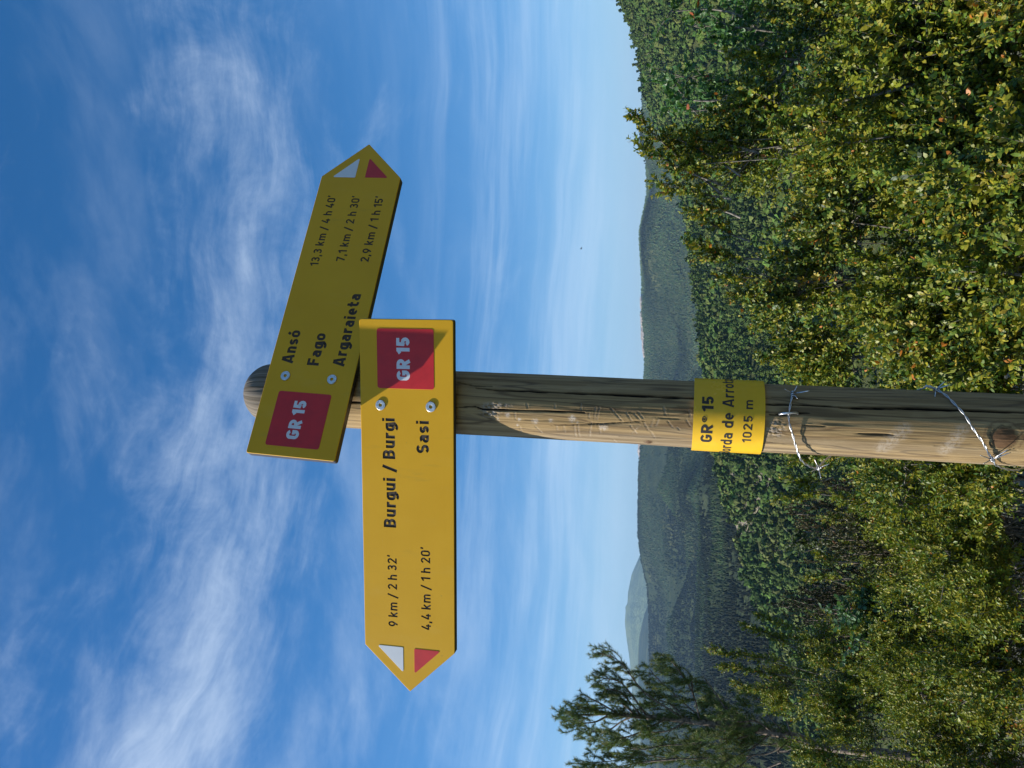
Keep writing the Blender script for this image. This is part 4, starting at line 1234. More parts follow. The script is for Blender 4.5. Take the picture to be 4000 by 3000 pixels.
# ------------------------------------------------------------------ foliage
def leaf_shape(kind):
    """leaf along +x, width along y, slightly arched; verts and faces"""
    if kind == 'box':
        V = np.array([(0, 0, 0), (.30, .235, .05), (.30, -.235, .05), (.70, .23, .03), (.70, -.23, .03), (1.0, 0, -.04)], float)
        return V, np.array([(0, 2, 1), (1, 2, 4), (1, 4, 3), (3, 4, 5)])
    if kind == 'far':
        V = np.array([(0, 0, 0), (.5, .26, .03), (1.0, 0, -.03), (.5, -.26, .03)], float)
        return V, np.array([(0, 3, 2, 1)])
    if kind == 'oak':
        pr = [(0, .0), (.15, .08), (.28, .20), (.36, .13), (.48, .29), (.57, .19), (.70, .30), (.80, .20), (.92, .17), (1.0, 0)]
        up = [(x, y) for x, y in pr]; n = len(up)
        V = [(x, y, .05 * math.sin(6 * x)) for x, y in up] + [(x, -y, .05 * math.sin(6 * x + 1)) for x, y in up[1:-1]] + [(.5, 0, -.05)]
        ring = list(range(n)) + list(range(n + (n - 2) - 1, n - 1, -1))
        c = len(V) - 1
        F = [(c, ring[(i + 1) % len(ring)], ring[i]) for i in range(len(ring))]
        return np.array(V), np.array(F)

def box_branch(seed, kind, length=0.24):
    """a leafy branch of box: list of leaf frames (pos, dir, up, size) and stem paths"""
    r = np.random.default_rng(seed); leaves = []; stems = []
    def sprig(p0, d, L, step, size):
        n = max(3, int(L / step)); P = [np.array(p0, float)]; d = nrm(d)
        bend = r.normal(0, 0.10, 3) + [0, 0, 0.06]
        side = nrm(np.cross(d, r.normal(0, 1, 3)))
        for i in range(n):
            d = nrm(d + bend / n); P.append(P[-1] + d * L / n)
            side = nrm(side - d * (side @ d)); nor = np.cross(d, side)
            ax = side if i % 2 else nor
            f = (i + 1) / n
            if f < 0.12: continue
            for sg in (1, -1):
                if r.uniform() < 0.06: continue
                ld = nrm(d * r.uniform(0.5, 1.1) + ax * sg * r.uniform(0.75, 1.1) + r.normal(0, 0.14, 3))
                lu = nrm(np.cross(ld, np.cross(d, ld)) + r.normal(0, 0.25, 3))
                leaves.append((P[-1], ld, lu, size * r.uniform(0.62, 1.25) * (1.0 if f < 0.85 else 0.75)))
        leaves.append((P[-1], nrm(d + r.normal(0, .15, 3)), nrm(r.normal(0, 1, 3)), size * 0.6))
        stems.append(np.array(P)); return P
    step = 0.0115
    main = sprig((0, 0, 0), (0, 0, 1), length, step, 0.019)
    k = r.integers(5, 8)
    for i in range(k):
        f = 0.08 + 0.72 * (i + r.uniform(-.3, .3)) / k
        a = i * 2.4 + r.uniform(-.4, .4)
        p = main[int(np.clip(f, 0, 1) * (len(main) - 1))]
        d = np.array([math.cos(a) * 0.8, math.sin(a) * 0.8, r.uniform(0.55, 1.0)])
        sprig(p, d, length * r.uniform(0.30, 0.55) * (1.1 - 0.5 * f), step, 0.018)
    Lf = np.array([np.concatenate([p, d, u, [s]]) for p, d, u, s in leaves])
    return Lf, stems
BR = [box_branch(100 + i, 'box') for i in range(9)]
BRC = [box_branch(200 + i, 'box', 0.16) for i in range(4)]

def frames(D, twist):
    """rotation matrices whose z axis is D, turned by twist"""
    D = nrm(D); ref = np.where(np.abs(D[:, 2:3]) > 0.93, np.array([[1.0, 0, 0]]), np.array([[0, 0, 1.0]]))
    X = nrm(np.cross(ref, D)); Y = np.cross(D, X)
    c, s = np.cos(twist)[:, None], np.sin(twist)[:, None]
    return np.stack([X * c + Y * s, -X * s + Y * c, D], 2)

def lay_leaves(P, D, U, S, shape, tones):
    """leaf template placed at points P along D with normal U"""
    V, F = shape; n = len(P)
    D = nrm(D); Y = nrm(np.cross(U, D)); Z = np.cross(D, Y)
    W = P[:, None] + S[:, None, None] * (V[None, :, 0:1] * D[:, None] + V[None, :, 1:2] * Y[:, None] + V[None, :, 2:3] * Z[:, None])
    FF = (F[None] + (np.arange(n) * len(V))[:, None, None]).reshape(-1, F.shape[1])
    return W.reshape(-1, 3), FF, np.repeat(tones, len(V), axis=0)

GREENS = np.array([(0.178, 0.200, 0.016), (0.098, 0.158, 0.018), (0.245, 0.222, 0.020), (0.044, 0.094, 0.014), (0.205, 0.235, 0.040), (0.026, 0.056, 0.010)])
def leaf_tones(n, bias, orange=0.006, r=rng):
    k = np.clip(np.round(r.normal(bias, 1.1, n)), 0, 5).astype(int)
    t = GREENS[k] * r.uniform(0.75, 1.3, (n, 1))
    o = r.uniform(0, 1, n) < orange
    t[o] = np.array([(0.42, 0.15, 0.02)]) * r.uniform(0.6, 1.2, (int(o.sum()), 1))
    y = r.uniform(0, 1, n) < orange * 1.5
    t[y] = np.array([(0.36, 0.27, 0.04)]) * r.uniform(0.7, 1.2, (int(y.sum()), 1))
    return t

def build_bush(name, label, centre, top, R, nbranch, far, bias, tips=(), seed=0, group=None, size=1.0, leafmat='leaf', squash=0.8, orange=0.006, lean=(0, 0)):
    """a box bush: lobes of leafy branches on grey stems rising from one base; centre = (x, y), top = height of the crown"""
    r = np.random.default_rng(1000 + seed); nbranch = int(nbranch * (0.82 if far else 0.9))
    cx, cy = centre; gz = float(ground_z(cx, cy)); Hh = top - gz
    base = np.array([cx, cy, gz])
    pos, dirs = [], []
    nl = max(6, int(nbranch / 19)); lobes = []; lobe_tone = r.normal(0, 0.9, nl); lobe_of = []
    for i in range(nl):
        a = r.uniform(0, 2 * math.pi); q = math.sqrt(r.uniform(0, 1)) * R * 0.82
        zt = gz + Hh * (0.30 + 0.62 * (1 - (q / R) ** 2 * 0.55) * r.uniform(0.45, 1.0))
        lobes.append(np.array([cx + q * math.cos(a), cy + q * math.sin(a), zt]))
    for i in range(nbranch):
        li = int(r.integers(0, nl)); lb = lobes[li]; lobe_of.append(li)
        d = nrm(r.normal(0, 1, 3)); d[2] = abs(d[2]) * 0.9 - 0.25; d = nrm(d)
        rad = R * r.uniform(0.06, 0.33)
        p = lb + d * rad * np.array([1, 1, 0.75])
        out = nrm(np.array([p[0] - cx, p[1] - cy, 0]) + 1e-6)
        pos.append(p); dirs.append(nrm(d * 0.45 + out * 0.30 + np.array([0, 0, 1.0]) + r.normal(0, 0.22, 3)))
    pos = np.array(pos); dirs = np.array(dirs)
    lim = top + 0.02 + r.normal(0, 0.03, len(pos)) - 0.16 * size
    pos[:, 2] = np.minimum(pos[:, 2], lim)
    toward = ((pos[:, :2] - base[:2]) @ nrm(-base[:2])) / R          # the side turned from the path is left thin
    keep = (pos[:, 2] > gz + 0.06) & ((toward > -0.35) | (pos[:, 2] > gz + Hh * 0.8))
    pos, dirs = pos[keep], dirs[keep]; lobe_of = np.array(lobe_of)[keep]
    # named shoots standing out of the crown: (tip, root)
    extra_stems = []; nb0 = len(pos); tips = list(tips)
    for i in range(6):                                               # young shoots rising out of the crown
        j = int(r.integers(0, nb0)); hgt = r.uniform(0.12, 0.26) * size
        if pos[j][2] > gz + Hh * 0.5:
            tips.append((pos[j] + np.array([r.normal(0, .04), r.normal(0, .04), hgt + .08]), pos[j]))
    for tip, root in tips:
        tip, root = np.array(tip), np.array(root)
        n = max(3, int(np.linalg.norm(tip - root) / 0.05))
        pth = smooth_path(np.array([root, root * .5 + tip * .5 + r.normal(0, .012, 3), tip]), n + 1)
        extra_stems.append(pth)
        dd = nrm(np.gradient(pth, axis=0))
        ex = pth[1:-1]; pos = np.concatenate([pos, ex]); dirs = np.concatenate([dirs, nrm(dd[1:-1] + r.normal(0, .15, ex.shape))])
    n = len(pos); which = r.integers(0, len(BR), n); Rm = frames(dirs, r.uniform(0, 6.28, n)); sc = size * r.uniform(0.75, 1.15, n)
    sc[nb0:] *= 0.52
    acc = Acc(); wood = Acc()
    shape = leaf_shape('far' if far else 'box')
    bb = r.normal(0, 0.8, n); bb[:nb0] += lobe_tone[lobe_of]; orb = r.uniform(0, 1, n) < 0.010
    for k in range(len(BR)):
        Lf, stems = BR[k]; sel = np.where(which == k)[0]
        if not len(sel): continue
        for i in sel:
            P = pos[i] + sc[i] * (Lf[:, 0:3] @ Rm[i].T); D = Lf[:, 3:6] @ Rm[i].T; U = Lf[:, 6:9] @ Rm[i].T
            tn = leaf_tones(len(Lf), bias + bb[i], 0.30 if orb[i] else orange, r)
            v, f, c = lay_leaves(P - base, D, U, Lf[:, 9] * max(0.92, min(1.15, sc[i])) * (1.30 if far else 1.25), shape, tn)
            acc.add(v, [f], c)
            for s in (stems[:2] if not far else stems[:1]):
                q = pos[i] + sc[i] * (s[::3] @ Rm[i].T) - base
                if len(q) > 1: wood.add(*tube(q, np.linspace(0.0016, 0.0007, len(q)), 3, False))
    # stems from the foot to the lobes, limbs from lobes to the branches
    for lb in lobes:
        f0 = base + np.array([r.normal(0, .05), r.normal(0, .05), -0.05])
        mid = f0 * 0.55 + lb * 0.45 + np.array([r.normal(0, .07), r.normal(0, .07), 0.0])
        pth = smooth_path(np.array([f0, mid, lb]), 9)
        wood.add(*tube(pth - base, np.linspace(0.014, 0.005, 9) * r.uniform(0.7, 1.2), 5, False))
    LB = np.array(lobes)
    for i in range(0, n):
        j = int(np.argmin(np.linalg.norm(LB - pos[i], axis=1)))
        a_ = LB[j] * 0.7 + base * 0.3 * np.array([1, 1, 1]) if r.uniform() < .3 else LB[j]
        q = np.array([a_, (a_ + pos[i]) / 2 + r.normal(0, .02, 3), pos[i]])
        
        if i % 3 == 0: wood.add(*tube(q - base, [0.0036, 0.0028, 0.0016], 3, False))
    for s in extra_stems:
        wood.add(*tube(s - base, np.linspace(0.006, 0.0015, len(s)), 5, False))
    # bare grey twigs here and there
    for _ in range(int(nbranch / 16)):
        i = r.integers(0, nb0); d = nrm(dirs[i] + r.normal(0, .6, 3)); L_ = r.uniform(.08, .2)
        q = np.array([pos[i], pos[i] + d * L_ * .5 + r.normal(0, .012, 3), pos[i] + d * L_ + r.normal(0, .02, 3)])
        wood.add(*tube(q - base, [0.0034, 0.0024, 0.0012], 4, False))
    root = bpy.data.objects.new(name, None); COL.objects.link(root); root.location = base
    tag(root, label, 'shrub', group)
    tag(link('foliage', acc.mesh('foliage', M[leafmat]), root), kind='stuff')
    link('branches', wood.mesh('branches', M['twig'], True, False), root)
    return root

GB = 'box bushes crowding behind the post'
def tips(depth, *pairs):
    return [(at(a, b_, depth), at(c, d, depth)) for a, b_, c, d in pairs]
def bush_at(x, y, depth): p = at(x, y, depth); return (p[0], p[1]), p[2]
def bush(x, y, depth, R, n, far, bias, label, tp=(), seed=0, size=1.0, orange=0.006, name='box_bush'):
    c, z = bush_at(x, y, depth)
    return build_bush(name, label, c, z, R, n, far, bias, tips(depth, *tp), seed, GB, size, 'leaf', 0.8, orange)

bush(1545, 335, 3.3, 0.42, 210, False, 1.6, 'tall box bush with one long shoot rising above the skyline',
     ((1372, 250, 1560, 420), (1392, 318, 1560, 400), (1432, 395, 1580, 430), (1445, 290, 1600, 380), (1500, 300, 1640, 330), (1492, 455, 1600, 470)), 1, 1.0, 0.014)
bush(1700, 60, 3.3, 0.46, 200, False, 1.4, 'box bush filling the far right edge below the grey-stemmed oak', ((1590, 120, 1720, 130), (1655, 20, 1800, 40), (1600, 215, 1720, 240)), 2)
bush(1610, 560, 3.5, 0.36, 170, False, 1.8, 'box bush with two orange-tipped shoots right of the post', ((1512, 462, 1620, 520), (1488, 520, 1600, 560), (1562, 592, 1680, 600), (1525, 545, 1640, 560), (1580, 640, 1700, 640)), 3, 1.0, 0.014)
bush(1700, 700, 3.7, 0.36, 150, False, 1.2, 'narrow box bush close beside the right of the post', ((1628, 702, 1760, 720), (1655, 770, 1780, 770), (1700, 660, 1780, 670), (1735, 800, 1850, 800)), 4)
bush(1870, 520, 2.5, 0.42, 190, False, 1.2, 'low large-leaved box bush nearest the camera right of the post', (), 5, 1.05)
bush(1880, 200, 2.6, 0.44, 190, False, 1.0, 'dark low box bush in the lower right corner', (), 6, 1.05)
bush(1830, 790, 2.9, 0.32, 130, False, 2.0, 'yellowish low box bush just behind the post', (), 7)
bush(1680, 330, 4.6, 0.6, 170, True, 2.6, 'shaded box bush set back behind the tallest shoot', (), 8)
bush(1800, 400, 3.0, 0.5, 190, False, 1.2, 'dense middle box bush below the tallest shoot', (), 20)
bush(1860, 30, 3.0, 0.5, 170, False, 1.0, 'box bush cut by the right edge low down', (), 21)
bush(1735, 1010, 4.3, 0.44, 200, True, 1.2, 'box bush close beside the left of the post', ((1705, 1040, 1800, 1030), (1690, 1075, 1800, 1070), (1720, 985, 1820, 990)), 9)
bush(1850, 1130, 4.9, 0.52, 200, True, 1.5, 'box bush in front of the brown-tipped juniper', ((1790, 1120, 1880, 1140),), 10)
bush(1805, 1255, 5.4, 0.55, 200, True, 1.2, 'yellow-green box bush between the juniper and the oak sapling', ((1760, 1250, 1840, 1250), (1770, 1200, 1850, 1215)), 11)
bush(1610, 1465, 6.0, 0.42, 200, True, 1.6, 'tall box bush with many thin upright shoots beside the pine', ((1540, 1400, 1700, 1430), (1560, 1440, 1700, 1460), (1610, 1350, 1720, 1400), (1590, 1480, 1720, 1490), (1680, 1380, 1760, 1390), (1640, 1330, 1740, 1370)), 12, 1.0, 0.010)
bush(1735, 1600, 5.7, 0.62, 240, True, 1.2, 'broad box bush in front of the pine trunk', (), 13)
bush(1960, 1080, 3.9, 0.52, 220, True, 1.0, 'bright low box bush left of the wired post foot', (), 14)
bush(1930, 1270, 4.4, 0.58, 230, True, 1.2, 'low box bush below the bluish oak sapling', (), 15)
bush(1930, 1500, 4.6, 0.62, 240, True, 1.0, 'low box bush in the lower left of the view', (), 16)
bush(1850, 1420, 5.2, 0.6, 220, True, 1.4, 'box bush behind the low left bushes', (), 17)
bush(1900, 1640, 4.8, 0.6, 200, True, 0.9, 'shaded box bush at the far left edge', (), 18)
bush(2000, 120, 2.7, 0.42, 150, False, 1.0, 'lowest box bush at the very corner right of the post', (), 22)
bush(2020, 420, 2.6, 0.40, 150, False, 1.0, 'low box bush at the bottom beneath the large-leaved one', (), 23)
bush(2030, 700, 2.6, 0.36, 130, False, 1.2, 'box bush at the foot of the post', (), 24)
bush(2070, 1090, 3.8, 0.46, 140, True, 1.0, 'lowest box bush left of the post foot', (), 25)
bush(2080, 1300, 4.1, 0.5, 150, True, 1.2, 'lowest box bush below the bluish oak sapling', (), 26)
bush(2080, 1540, 4.3, 0.55, 150, True, 1.0, 'lowest box bush in the lower left corner', (), 27)
for k, (bx_, by_, ht, R_, lab) in enumerate([(2.05, 3.0, 1.25, 0.5, 'box bush just beyond the right edge of the view'), (2.9, 3.9, 1.2, 0.6, 'outer box bush well to the right of the path'),
                                          (-3.5, 5.2, 1.2, 0.65, 'box bush just beyond the left edge of the view'), (-4.6, 5.9, 1.3, 0.7, 'outer box bush well to the left of the path'), (-3.2, 3.9, 0.9, 0.55, 'near box bush at the left of the path')]):
    build_bush('box_bush', lab, (bx_, by_), float(ground_z(bx_, by_)) + ht, R_, 130, True, 1.2, (), 40 + k, GB)
bush(1880, 960, 3.6, 0.4, 170, True, 1.1, 'low box bush half hidden behind the left of the post', (), 19)

# ---- oak saplings with grey stems
def oak(name, label, foot, limbs, depth, n_leaf, size, seed, hue=(0.065, 0.150, 0.040)):
    r = np.random.default_rng(seed)
    base = np.array(foot, float); wood = Acc(); lp, ld, lu, ls, lt = [], [], [], [], []
    for limb in limbs:
        pts = np.array([at(x, y, depth + dd) for x, y, dd in limb])
        P = smooth_path(pts, 22); wood.add(*tube(P - base, np.linspace(0.012, 0.0025, 22), 5, False))
        Lg = np.linalg.norm(np.diff(P, axis=0), axis=1).sum()
        for _ in range(max(4, int(Lg / 0.05))):
            i = r.integers(5, 22); d = nrm(r.normal(0, 1, 3) + [0, 0, 0.5]); L_ = r.uniform(0.06, 0.22)
            tw = np.array([P[i], P[i] + d * L_ * .5 + r.normal(0, .01, 3), P[i] + d * L_])
            wood.add(*tube(tw - base, [0.003, 0.002, 0.001], 4, False))
            for q in range(int(n_leaf)):
                f = r.uniform(0.2, 1); p = P[i] + d * L_ * f
                lp.append(p); dd_ = nrm(d * .6 + r.normal(0, .8, 3)); ld.append(dd_); lu.append(nrm(r.normal(0, .7, 3) + [0, -0.1, .8])); ls.append(size * r.uniform(.7, 1.2))
                t = np.array(hue) * r.uniform(.7, 1.35)
                if r.uniform() < .015: t = np.array((0.30, 0.07, 0.02))
                lt.append(t)
    root = bpy.data.objects.new(name, None); COL.objects.link(root); root.location = base
    tag(root, label, 'tree')
    v, f, c = lay_leaves(np.array(lp) - base, np.array(ld), np.array(lu), np.array(ls), leaf_shape('oak'), np.array(lt))
    a = Acc(); a.add(v, [f], c)
    tag(link('foliage', a.mesh('foliage', M['oak']), root), kind='stuff')
    link('branches', wood.mesh('branches', M['twig'], True, False), root)
def foot(x, y, depth):
    p = at(x, y, depth); return (p[0], p[1], float(ground_z(p[0], p[1])) - 0.05)
def up_from(ft, depth):
    """pixel of a foot, for the start of limbs"""
    rel = np.array(ft) - EYE; d = rel @ FWD
    return ((2000 + FPX * (rel @ DWN) / d) / K, (3000 - (1500 + FPX * (rel @ RGT) / d)) / K, d - depth)
D1 = 4.6; f1 = foot(1800, 90, D1); u1 = up_from(f1, D1)
oak('oak_sapling', 'grey-stemmed oak sapling with lobed green leaves at the right edge', f1,
    [[u1, (1800, 110, 0), (1720, 130, .05), (1640, 150, .1), (1560, 175, .1), (1470, 165, .1)],
     [u1, (1790, 60, 0), (1700, 70, 0), (1600, 60, -.1), (1500, 55, -.1)],
     [(1720, 130, .05), (1660, 90, .1), (1610, 40, .1), (1540, 20, .15), (1450, 25, .1)],
     [(1640, 150, .1), (1600, 190, .1), (1560, 215, 0), (1490, 215, 0), (1462, 190, 0)],
     [(1720, 130, .05), (1650, 200, .1), (1590, 240, .1), (1540, 262, .1)],
     [u1, (1790, 160, .1), (1700, 190, .1), (1620, 225, .1), (1500, 240, .15)],
     [(1700, 70, 0), (1620, 20, .1), (1560, -30, .1)], [(1650, 95, 0), (1600, 110, 0), (1545, 110, .1)]], D1, 15, 0.044, 5)
D2 = 5.6; f2 = foot(2040, 1350, D2); u2_ = up_from(f2, D2)
oak('oak_sapling', 'bluish green oak sapling among the box bushes on the left', f2,
    [[u2_, (1980, 1350, -.1), (1920, 1345, -.3), (1860, 1330, -.4), (1830, 1320, -.4)], [u2_, (1980, 1370, -.2), (1910, 1390, -.4), (1850, 1380, -.4)],
     [(1980, 1350, -.1), (1930, 1310, -.4), (1870, 1290, -.4)], [(1980, 1370, -.2), (1960, 1400, -.4), (1910, 1420, -.5)], [(1980, 1350, -.2), (1960, 1320, -.5), (1900, 1350, -.6)]], D2, 18, 0.042, 6, (0.075, 0.150, 0.062))
D3 = 6.5; f3 = foot(1930, 1165, D3); u3 = up_from(f3, D3)
oak('oak_sapling', 'small thin oak sapling standing up between the junipers', f3,
    [[u3, (1880, 1165, 0), (1800, 1160, 0), (1740, 1165, 0), (1715, 1172, 0)], [(1800, 1160, 0), (1750, 1150, 0), (1712, 1148, .1)], [(1790, 1160, 0), (1770, 1180, 0), (1730, 1195, 0)]], D3, 12, 0.038, 7, (0.075, 0.105, 0.035))

# ---- conifers
def needle_shoot(r, P, spread, length, dens, wid, tone, tip_tone=None):
    """needles along a shoot path: arrays for triangles"""
    L = np.linalg.norm(np.diff(P, axis=0), axis=1).sum(); n = int(L * dens)
    t = r.uniform(0.0, 1, n) ** 0.8; idx = t * (len(P) - 1); i0 = np.minimum(idx.astype(int), len(P) - 2); a = (idx - i0)[:, None]
    p = P[i0] * (1 - a) + P[i0 + 1] * a; d = nrm(P[i0 + 1] - P[i0])
    q = nrm(np.cross(d, r.normal(0, 1, (n, 3))))
    nd = nrm(d * r.uniform(0.5, 1.2, (n, 1)) + q * spread)
    sd = nrm(np.cross(nd, r.normal(0, 1, (n, 3)))) * wid
    ln = (length * r.uniform(.7, 1.15, n))[:, None]
    V = np.stack([p - sd * 1.3, p + sd * 1.3, p + nd * ln], 1).reshape(-1, 3)
    F = np.arange(n * 3).reshape(n, 3)
    T = np.array(tone) * r.uniform(.7, 1.3, (n, 1))
    if tip_tone is not None:
        k = t > 0.8; T[k] = np.array(tip_tone) * r.uniform(.7, 1.2, (int(k.sum()), 1))
    return V, F, np.repeat(T, 3, axis=0)

def conifer(name, label, base, trunk, limbs, r, shoot_len, needle, dens, wid, tone, tip, rad, every, upturn, cat='tree', bare=()):
    base = np.array(base); wood = Acc(); fol = Acc()
    def grow(P, r0, r1, skip):
        wood.add(*tube(P - base, np.linspace(r0, r1, len(P)), 6, False))
        seg = np.linalg.norm(np.diff(P, axis=0), axis=1); L = seg.sum(); m_ = max(2, int(L / every))
        cum = np.concatenate([[0], np.cumsum(seg)])
        for k in range(m_):
            s = skip + (1 - skip) * (k + r.uniform(0, 1)) / m_
            i = min(len(P) - 2, int(np.searchsorted(cum, s * L)) - 1); i = max(i, 0)
            p = P[i] + (P[i + 1] - P[i]) * r.uniform(0, 1); d = nrm(P[i + 1] - P[i])
            q = nrm(np.cross(d, r.normal(0, 1, 3)))
            sd = nrm(d * 0.55 + q * 0.9 + np.array([0, 0, upturn]))
            Ls = shoot_len * r.uniform(0.5, 1.15) * (1.15 - 0.45 * s)
            S = smooth_path(np.array([p, p + sd * Ls * .5, p + sd * Ls * .8 + np.array([0, 0, upturn * Ls * .25]), p + nrm(sd + [0, 0, upturn]) * Ls * 1.0 + np.array([0, 0, upturn * Ls * .2])]), 7)
            wood.add(*tube(S[::2] - base, np.linspace(0.0035, 0.0012, 4), 3, False))
            v, f, c = needle_shoot(r, S - base, 0.78, needle, dens, wid, np.array(tone) * r.uniform(.75, 1.25), tip); fol.add(v, [f], c)
            for _ in range(2):
                j = r.integers(1, 6); q2 = nrm(r.normal(0, 1, 3)); e = nrm((S[j] - S[j - 1]) * 8 + q2 * .7 + np.array([0, 0, upturn * .7]))
                S2 = smooth_path(np.array([S[j], S[j] + e * Ls * .25, S[j] + e * Ls * .45 + [0, 0, upturn * Ls * .1]]), 5)
                wood.add(*tube(S2[::2] - base, np.linspace(0.0022, 0.001, 3), 3, False))
                v, f, c = needle_shoot(r, S2 - base, 0.78, needle, dens, wid, np.array(tone) * r.uniform(.75, 1.25), tip); fol.add(v, [f], c)
        v, f, c = needle_shoot(r, P[-max(3, len(P) // 4):] - base, 0.7, needle, dens * 1.2, wid, tone, tip); fol.add(v, [f], c)
    for tr, r0, r1 in trunk: grow(smooth_path(np.array(tr), 26), r0, r1, 0.45)
    for lb in limbs: grow(smooth_path(np.array(lb), 18), rad, rad * .3, 0.25)
    for bb in bare:
        P = smooth_path(np.array(bb), 14); wood.add(*tube(P - base, np.linspace(rad * .8, rad * .2, 14), 5, False))
        for _ in range(5):
            i = r.integers(3, 13); d = nrm(r.normal(0, 1, 3)); L_ = r.uniform(.08, .25)
            wood.add(*tube(np.array([P[i], P[i] + d * L_ * .6, P[i] + d * L_ + r.normal(0, .02, 3)]) - base, [.004, .003, .001], 4, False))
    root = bpy.data.objects.new(name, None); COL.objects.link(root); root.location = base
    tag(root, label, cat)
    tag(link('needles', fol.mesh('needles', M['needle']), root), kind='stuff')
    link('trunk', wood.mesh('trunk', M['pinebark'], True, False), root)

def z4(x, y, depth): return at((2100 + x / 2.212) / K, (2300 + y / 2.212) / K, depth)
def build_pine():
    D = 8.0; r = np.random.default_rng(77)
    def lb(pts, spread=0.5):
        (ax, ay), (bx, by) = pts[-2], pts[-1]; L_ = math.hypot(bx - ax, by - ay); cut = max(0.25, 1 - 100 / L_)
        pts = list(pts[:-1]) + [(ax + (bx - ax) * cut, ay + (by - ay) * cut)]
        n = len(pts); o = r.uniform(-spread, spread)
        return [z4(x, y, D + o * i / (n - 1)) for i, (x, y) in enumerate(pts)]
    b0 = z4(2600, 1380, D); gz = float(ground_z(b0[0], b0[1])); foot_ = np.array([b0[0] - 0.02, b0[1], gz - 0.1])
    trunk = [([foot_, b0] + [z4(x, y, D) for x, y in ((2200, 1270), (1650, 1180), (1400, 1150), (1100, 1120), (830, 1100), (620, 1080), (480, 1050), (340, 1005))], 0.052, 0.005),
             ([z4(x, y, D) for x, y in ((620, 1080), (430, 1090), (290, 1085))], 0.014, 0.004)]
    limbs = [lb(p) for p in (
        [(1500, 1140), (1330, 1045), (1200, 925), (1050, 790), (960, 690), (880, 620)],
        [(1250, 1110), (985, 945), (880, 850), (790, 730), (700, 620), (560, 560), (440, 545)],
        [(950, 1110), (800, 900), (700, 800), (560, 770), (440, 757)],
        [(900, 1100), (720, 900), (600, 870), (490, 855)],
        [(850, 1100), (740, 1000), (600, 970)],
        [(700, 1085), (560, 1000), (440, 940), (330, 920)],
        [(830, 1100), (720, 1150), (600, 1230), (480, 1235), (390, 1230)],
        [(1100, 1130), (860, 1250), (720, 1290), (600, 1280)],
        [(1650, 1200), (1450, 1280), (1380, 1340), (1100, 1350), (900, 1390), (640, 1350), (510, 1355)],
        [(2150, 1300), (2050, 1400), (1850, 1440), (1200, 1470), (860, 1430), (700, 1480), (500, 1500), (300, 1515)],
        [(1200, 1470), (900, 1500), (600, 1560), (400, 1600)],
        [(1750, 1200), (1600, 1000), (1500, 850), (1430, 760), (1390, 770)],
        [(1400, 1130), (1340, 900), (1230, 720), (1150, 620), (1080, 560)],
        [(1340, 900), (1330, 780), (1300, 660)],
        [(1900, 1230), (1700, 1080), (1600, 950), (1560, 900)],
        [(1650, 1200), (1500, 1300), (1350, 1420), (1200, 1530)],
        [(1800, 1240), (1750, 1100), (1620, 1020), (1450, 980)],
        [(1300, 1130), (1150, 1220), (1000, 1240), (860, 1190)],
        [(1300, 1130), (1150, 1000), (1040, 960), (900, 940)],
        [(2000, 1260), (1850, 1380), (1650, 1480), (1500, 1560)],
        [(1850, 1440), (1750, 1530), (1600, 1600)],
        [(2200, 1280), (2100, 1050), (1900, 950), (1750, 850)],
        [(2150, 1290), (2000, 1350), (1800, 1330), (1650, 1370)], [(1900, 1230), (1750, 1290), (1600, 1300), (1450, 1250)], [(2050, 1260), (1900, 1150), (1750, 1150), (1600, 1110)],
        [(2100, 1500), (1950, 1560), (1800, 1600), (1650, 1650)], [(600, 1100), (500, 1150), (400, 1160), (330, 1150)])]
    bare = [lb(p, .2) for p in ([(2150, 1270), (2000, 1100), (1950, 960), (1960, 860)], [(2200, 1290), (2080, 1400), (2100, 1500)], [(1700, 1200), (1620, 1110), (1540, 1080)], [(1500, 1180), (1560, 1250), (1530, 1300)])]
    conifer('pine_tree', 'young pine with upturned needle shoots at the left of the view', foot_, trunk, limbs, r, 0.23, 0.046, 700, 0.0014,
            (0.128, 0.190, 0.052), (0.190, 0.205, 0.062), 0.010, 0.055, 0.8, 'tree', bare)
build_pine()

def juniper(label, x, y, depth, H, R, seed, tone, tip, dens=380):
    r = np.random.default_rng(seed); p = at(x, y, depth); gz = float(ground_z(p[0], p[1]))
    base = np.array([p[0], p[1], gz - .05]); top = p[2]
    trunk = []; limbs = []
    for k in range(15):
        a = r.uniform(0, 6.28); q = R * math.sqrt(r.uniform(0, 1)); z = gz + (top - gz) * (1 - .30 * (q / R) ** 2) * r.uniform(.86, 1.04)
        e = np.array([p[0] + q * math.cos(a), p[1] + q * math.sin(a), z])
        limbs.append([base, base * .6 + e * .4 + np.array([q * .3 * math.cos(a), q * .3 * math.sin(a), .05]), e * .85 + base * .15 + np.array([0, 0, .1]), e])
    conifer('juniper_shrub', label, base, trunk, limbs, r, 0.20, 0.019, dens * 1.2, 0.0030, tone, tip, 0.009, 0.075, 0.8, 'shrub')
juniper('brownish juniper with pale upright shoots left of the post', 1712, 1110, 6.8, 1.2, 0.34, 1, (0.060, 0.060, 0.022), (0.15, 0.115, 0.045))
juniper('dark juniper standing against the valley right of the pine', 1650, 1318, 7.2, 1.2, 0.36, 2, (0.022, 0.036, 0.014), (0.035, 0.050, 0.018))
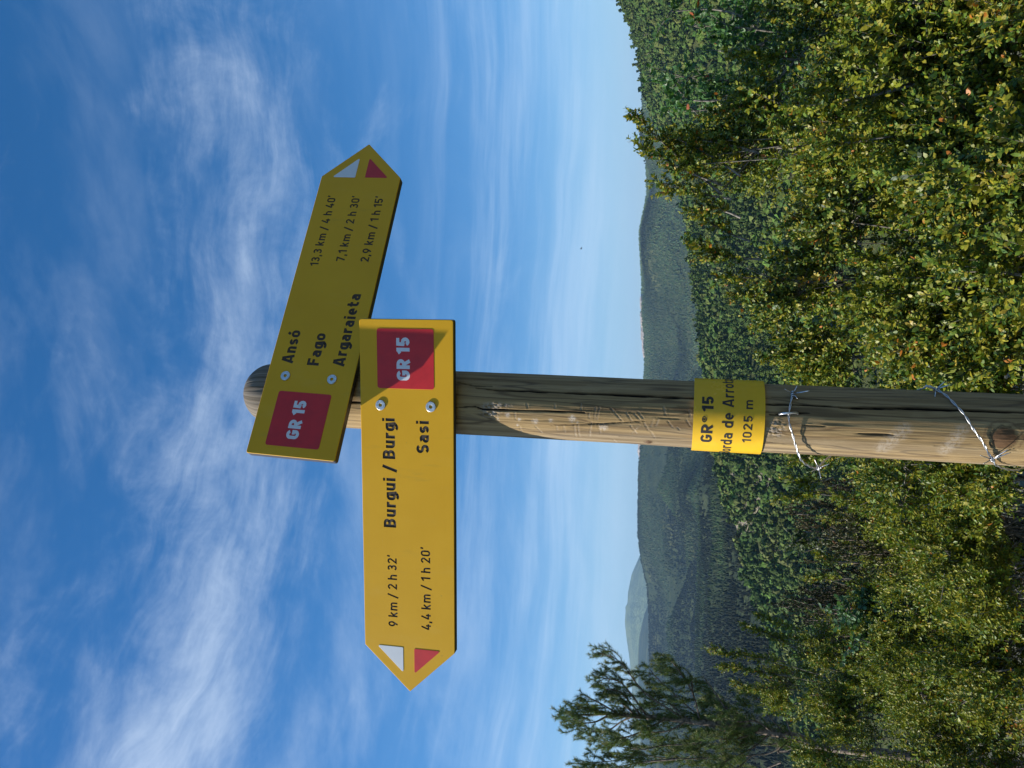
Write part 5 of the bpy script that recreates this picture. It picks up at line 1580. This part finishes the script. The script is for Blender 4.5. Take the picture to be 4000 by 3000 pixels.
juniper('green juniper in front of the box bush left of the post', 1810, 1165, 4.7, 1.0, 0.24, 3, (0.048, 0.062, 0.018), (0.105, 0.095, 0.030))
juniper('small olive juniper beside the thin oak sapling', 1745, 1215, 6.6, 1.0, 0.3, 4, (0.055, 0.062, 0.022), (0.11, 0.095, 0.040))
juniper('dark juniper half hidden behind the box bush by the pine', 1700, 1290, 6.9, 1.0, 0.34, 5, (0.024, 0.036, 0.014), (0.045, 0.052, 0.018))

# ---- a small insect in flight
def insect():
    c = at(1256, 537, 3.0)
    a = Acc(); V, F = ICO1
    a.add(V * np.array([0.0042, 0.0014, 0.0014]), [F]); a.add(V * 0.0015 + np.array([0.0048, 0, 0.0002]), [F])
    body = link('insect', a.mesh('insect', M['moth'], True, False)); body.location = c
    body.rotation_euler = (0.2, 0.15, 0.3)
    for s in (1, -1):
        w = np.array([(0.001, 0, .0012), (0.002, .005 * s, .0035), (-.001, .006 * s, .0035), (-.002, .002 * s, .0015)])
        link('wing', mesh_np('wing', w, [np.array([[0, 1, 2, 3]])], M['moth']), body)
    tag(body, 'tiny dark insect flying in the open sky right of the post', 'insect')
insect()

# ------------------------------------------------------------------ the air
def build_haze():
    x0, x1, y0, y1, z0, z1 = -11000, 11000, -2500, 14500, -1100, 720
    V = np.array([(x, y, z) for z in (z0, z1) for y in (y0, y1) for x in (x0, x1)], float)
    F = np.array([(0, 2, 3, 1), (4, 5, 7, 6), (0, 1, 5, 4), (2, 6, 7, 3), (0, 4, 6, 2), (1, 3, 7, 5)])
    m = bpy.data.materials.new('haze'); m.use_nodes = True; t = m.node_tree; t.nodes.clear()
    v = t.nodes.new('ShaderNodeVolumePrincipled'); v.inputs['Color'].default_value = HAZE_COLOR
    v.inputs['Density'].default_value = HAZE_DENSITY; v.inputs['Anisotropy'].default_value = 0.0
    o = t.nodes.new('ShaderNodeOutputMaterial'); t.links.new(v.outputs[0], o.inputs['Volume'])
    tag(link('haze', mesh_np('haze', V, [F], m)), 'thin blue haze filling the air', 'haze', None, 'stuff')
build_haze()
